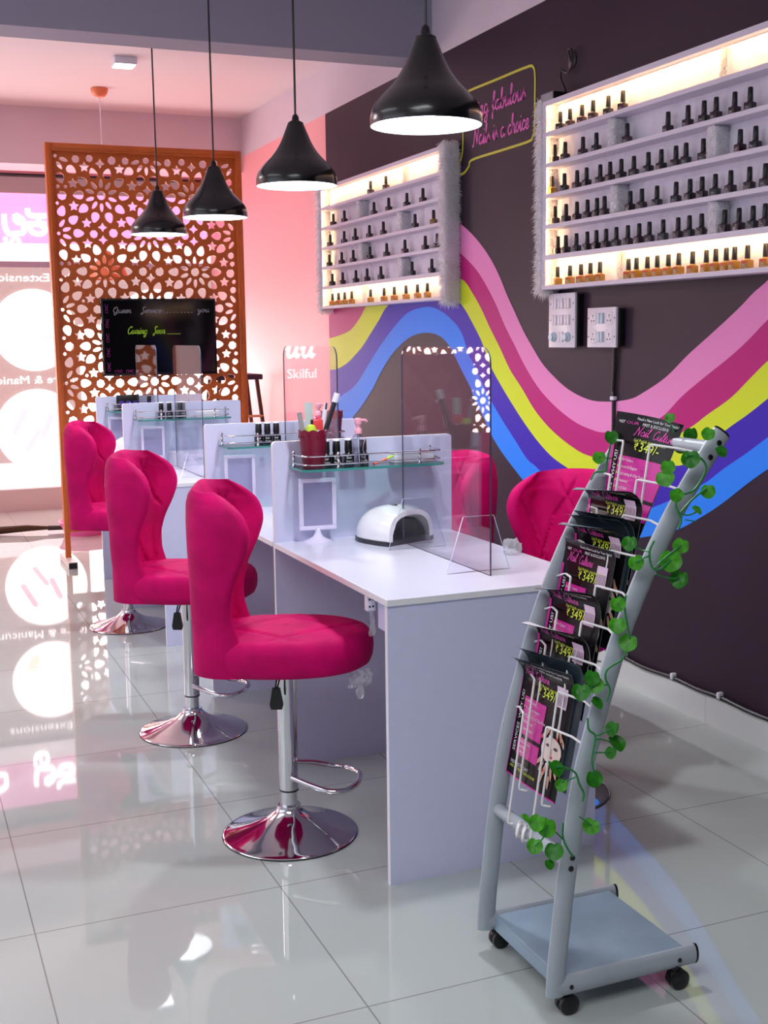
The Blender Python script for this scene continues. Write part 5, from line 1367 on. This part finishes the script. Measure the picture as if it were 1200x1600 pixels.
stem([P3(984, 848), P3(1000, 858), P3(1014, 862)], .0018); stem([P3(994, 878), P3(1006, 872), P3(1016, 868)], .0018)
stem([P3(978, 930), P3(976, 950), P3(980, 975), P3(984, 998)]); stem([P3(965, 943), P3(975, 950)], .0016)
stem([P3(982, 1010), P3(972, 1030), P3(950, 1045), P3(946, 1060), P3(953, 1078), P3(948, 1096)]); stem([P3(910, 1080), P3(930, 1072), P3(950, 1070)], .0018)
stem([P3(918, 1122), P3(920, 1140), P3(930, 1150), P3(927, 1172), P3(925, 1190), P3(929, 1208)]); stem([P3(955, 1140), P3(942, 1146), P3(930, 1150)], .0016); stem([P3(955, 1160), P3(940, 1155), P3(930, 1156)], .0016); stem([P3(952, 1176), P3(940, 1176), P3(929, 1176)], .0016)
stem([P3(868, 1199), P3(885, 1200), P3(899, 1208), P3(905, 1225), P3(912, 1240), P3(910, 1252)]); stem([P3(878, 1222), P3(890, 1218), P3(899, 1214)], .0016)
stem([P3(880, 1286), P3(880, 1310), P3(888, 1328), P3(895, 1338)]); stem([P3(855, 1290), P3(868, 1300), P3(880, 1312)], .0018); stem([P3(836, 1322), P3(848, 1310), P3(855, 1292)], .0018); stem([P3(924, 1290), P3(914, 1282), P3(905, 1276)], .0016)
stem([P3(955, 690, 1), P3(950, 712, 1), P3(945, 735, 1), P3(930, 738, 1), P3(923, 750, 1)]); stem([P3(936, 714, 1), P3(948, 716, 1), P3(956, 716, 1)], .0016)
stem([P3(1048, 664, 2), P3(1060, 685, 2), P3(1080, 690, 2), P3(1088, 700, 2)], .002)

# ------------------------------------------------------------------ things only the desk screens mirror
L2 = dup(PART, (-2.7, .55, 0), 0, 'second orange-brown lattice partition far left, seen only mirrored in the acrylic screens')
t = thing('tufted_chair', 'high-backed maroon tufted chair far left, seen only mirrored in the nearest screen', 'chair', (-.60, 8.30, 0))
M_MAR = mat('maroon_velvet', 'C23474', .6, sheen=.4)
bm = NB()
def tuft(u, v):
    g = groove((u*5+v*6)/2, (u*5-v*6)/2, .12)
    return V((-.36+.72*u, -.06-.03*g, .30+1.05*v))
grid(bm, 60, 60, tuft); box(bm, -.37, .37, -.055, .06, .0, 1.35, bev=.02); obj('backrest', bm, M_MAR, t)
bm = NB(); box(bm, -.37, .37, -.6, -.08, .12, .45, bev=.05); obj('seat', bm, M_MAR, t)
bm = NB()
for i in range(6):
    for j in range(7):
        u = (i+.5*(j % 2))/5; v = j/6
        if u <= 1: lathe(bm, [(.012, 0), (.008, .008), (0, .009)], 8, mtx=Matrix.Translation((-.36+.72*u, -.066, .30+1.05*v)) @ Matrix.Rotation(PI/2, 4, 'X'))
obj('crystal_button', bm, mat('crystal', 'F0F0F8', .05, emit=None), t)

# ------------------------------------------------------------------ added light: unseen overhead and side fill lamps
def area(name, loc, rot, sx, sy, e, col=(1, 1, 1)):
    l = bpy.data.lights.new(name, 'AREA'); l.shape = 'RECTANGLE'; l.size = sx; l.size_y = sy; l.energy = e; l.color = col
    o = bpy.data.objects.new(name, l); COL.objects.link(o); o.location = loc; o.rotation_euler = rot; return o
area('front_fill_lamp', (-.6, .2, 3.2), (0, 0, 0), 2.4, 1.6, 88, (.92, .97, 1))  # unseen overhead fill, added to light the front room
area('left_fill_lamp', (-1.9, 4.2, 3.2), (0, 0, 0), 1.2, 2.6, 28, (.92, .96, 1))
area('side_fill_blue', (-3.1, 3.5, 1.9), (0, math.radians(-90), 0), 1.8, 4.5, 30, (.72, .86, 1))  # added bluish fill from the left, in place of window light
area('far_fill_lamp', (-1.6, 8.4, 3.2), (0, 0, 0), 1.2, 1.6, 70, (1, .93, .95))
for i, (x, y, a, b) in enumerate(((-.6, .2, 2.4, 1.6), (-1.9, 4.2, 1.2, 2.6), (-1.6, 8.4, 1.2, 1.6))):
    bm = NB(); box(bm, x-a/2-.04, x+a/2+.04, y-b/2-.04, y+b/2+.04, 3.215, ZC); o = obj('trim_%d' % (i+2), bm, M_WPLAST, smooth=False); o['kind'] = 'structure'   # added housings that dress the unseen fill lamps
bm = NB()
for (y0, y1, z0, z1) in ((1.15, 1.25, .9, 2.9), (5.75, 5.85, .9, 2.9), (1.25, 5.75, .9, 1.0), (1.25, 5.75, 2.8, 2.9), (3.46, 3.54, 1.0, 2.8)): box(bm, XL, XL+.05, y0, y1, z0, z1)
o = obj('added_window_frame', bm, M_WPLAST, smooth=False); o['kind'] = 'structure'  # unseen frame added around the side fill lamp
w = bpy.data.worlds.new('world'); S.world = w; w.use_nodes = True
w.node_tree.nodes['Background'].inputs[0].default_value = (.8, .82, .9, 1); w.node_tree.nodes['Background'].inputs[1].default_value = .3
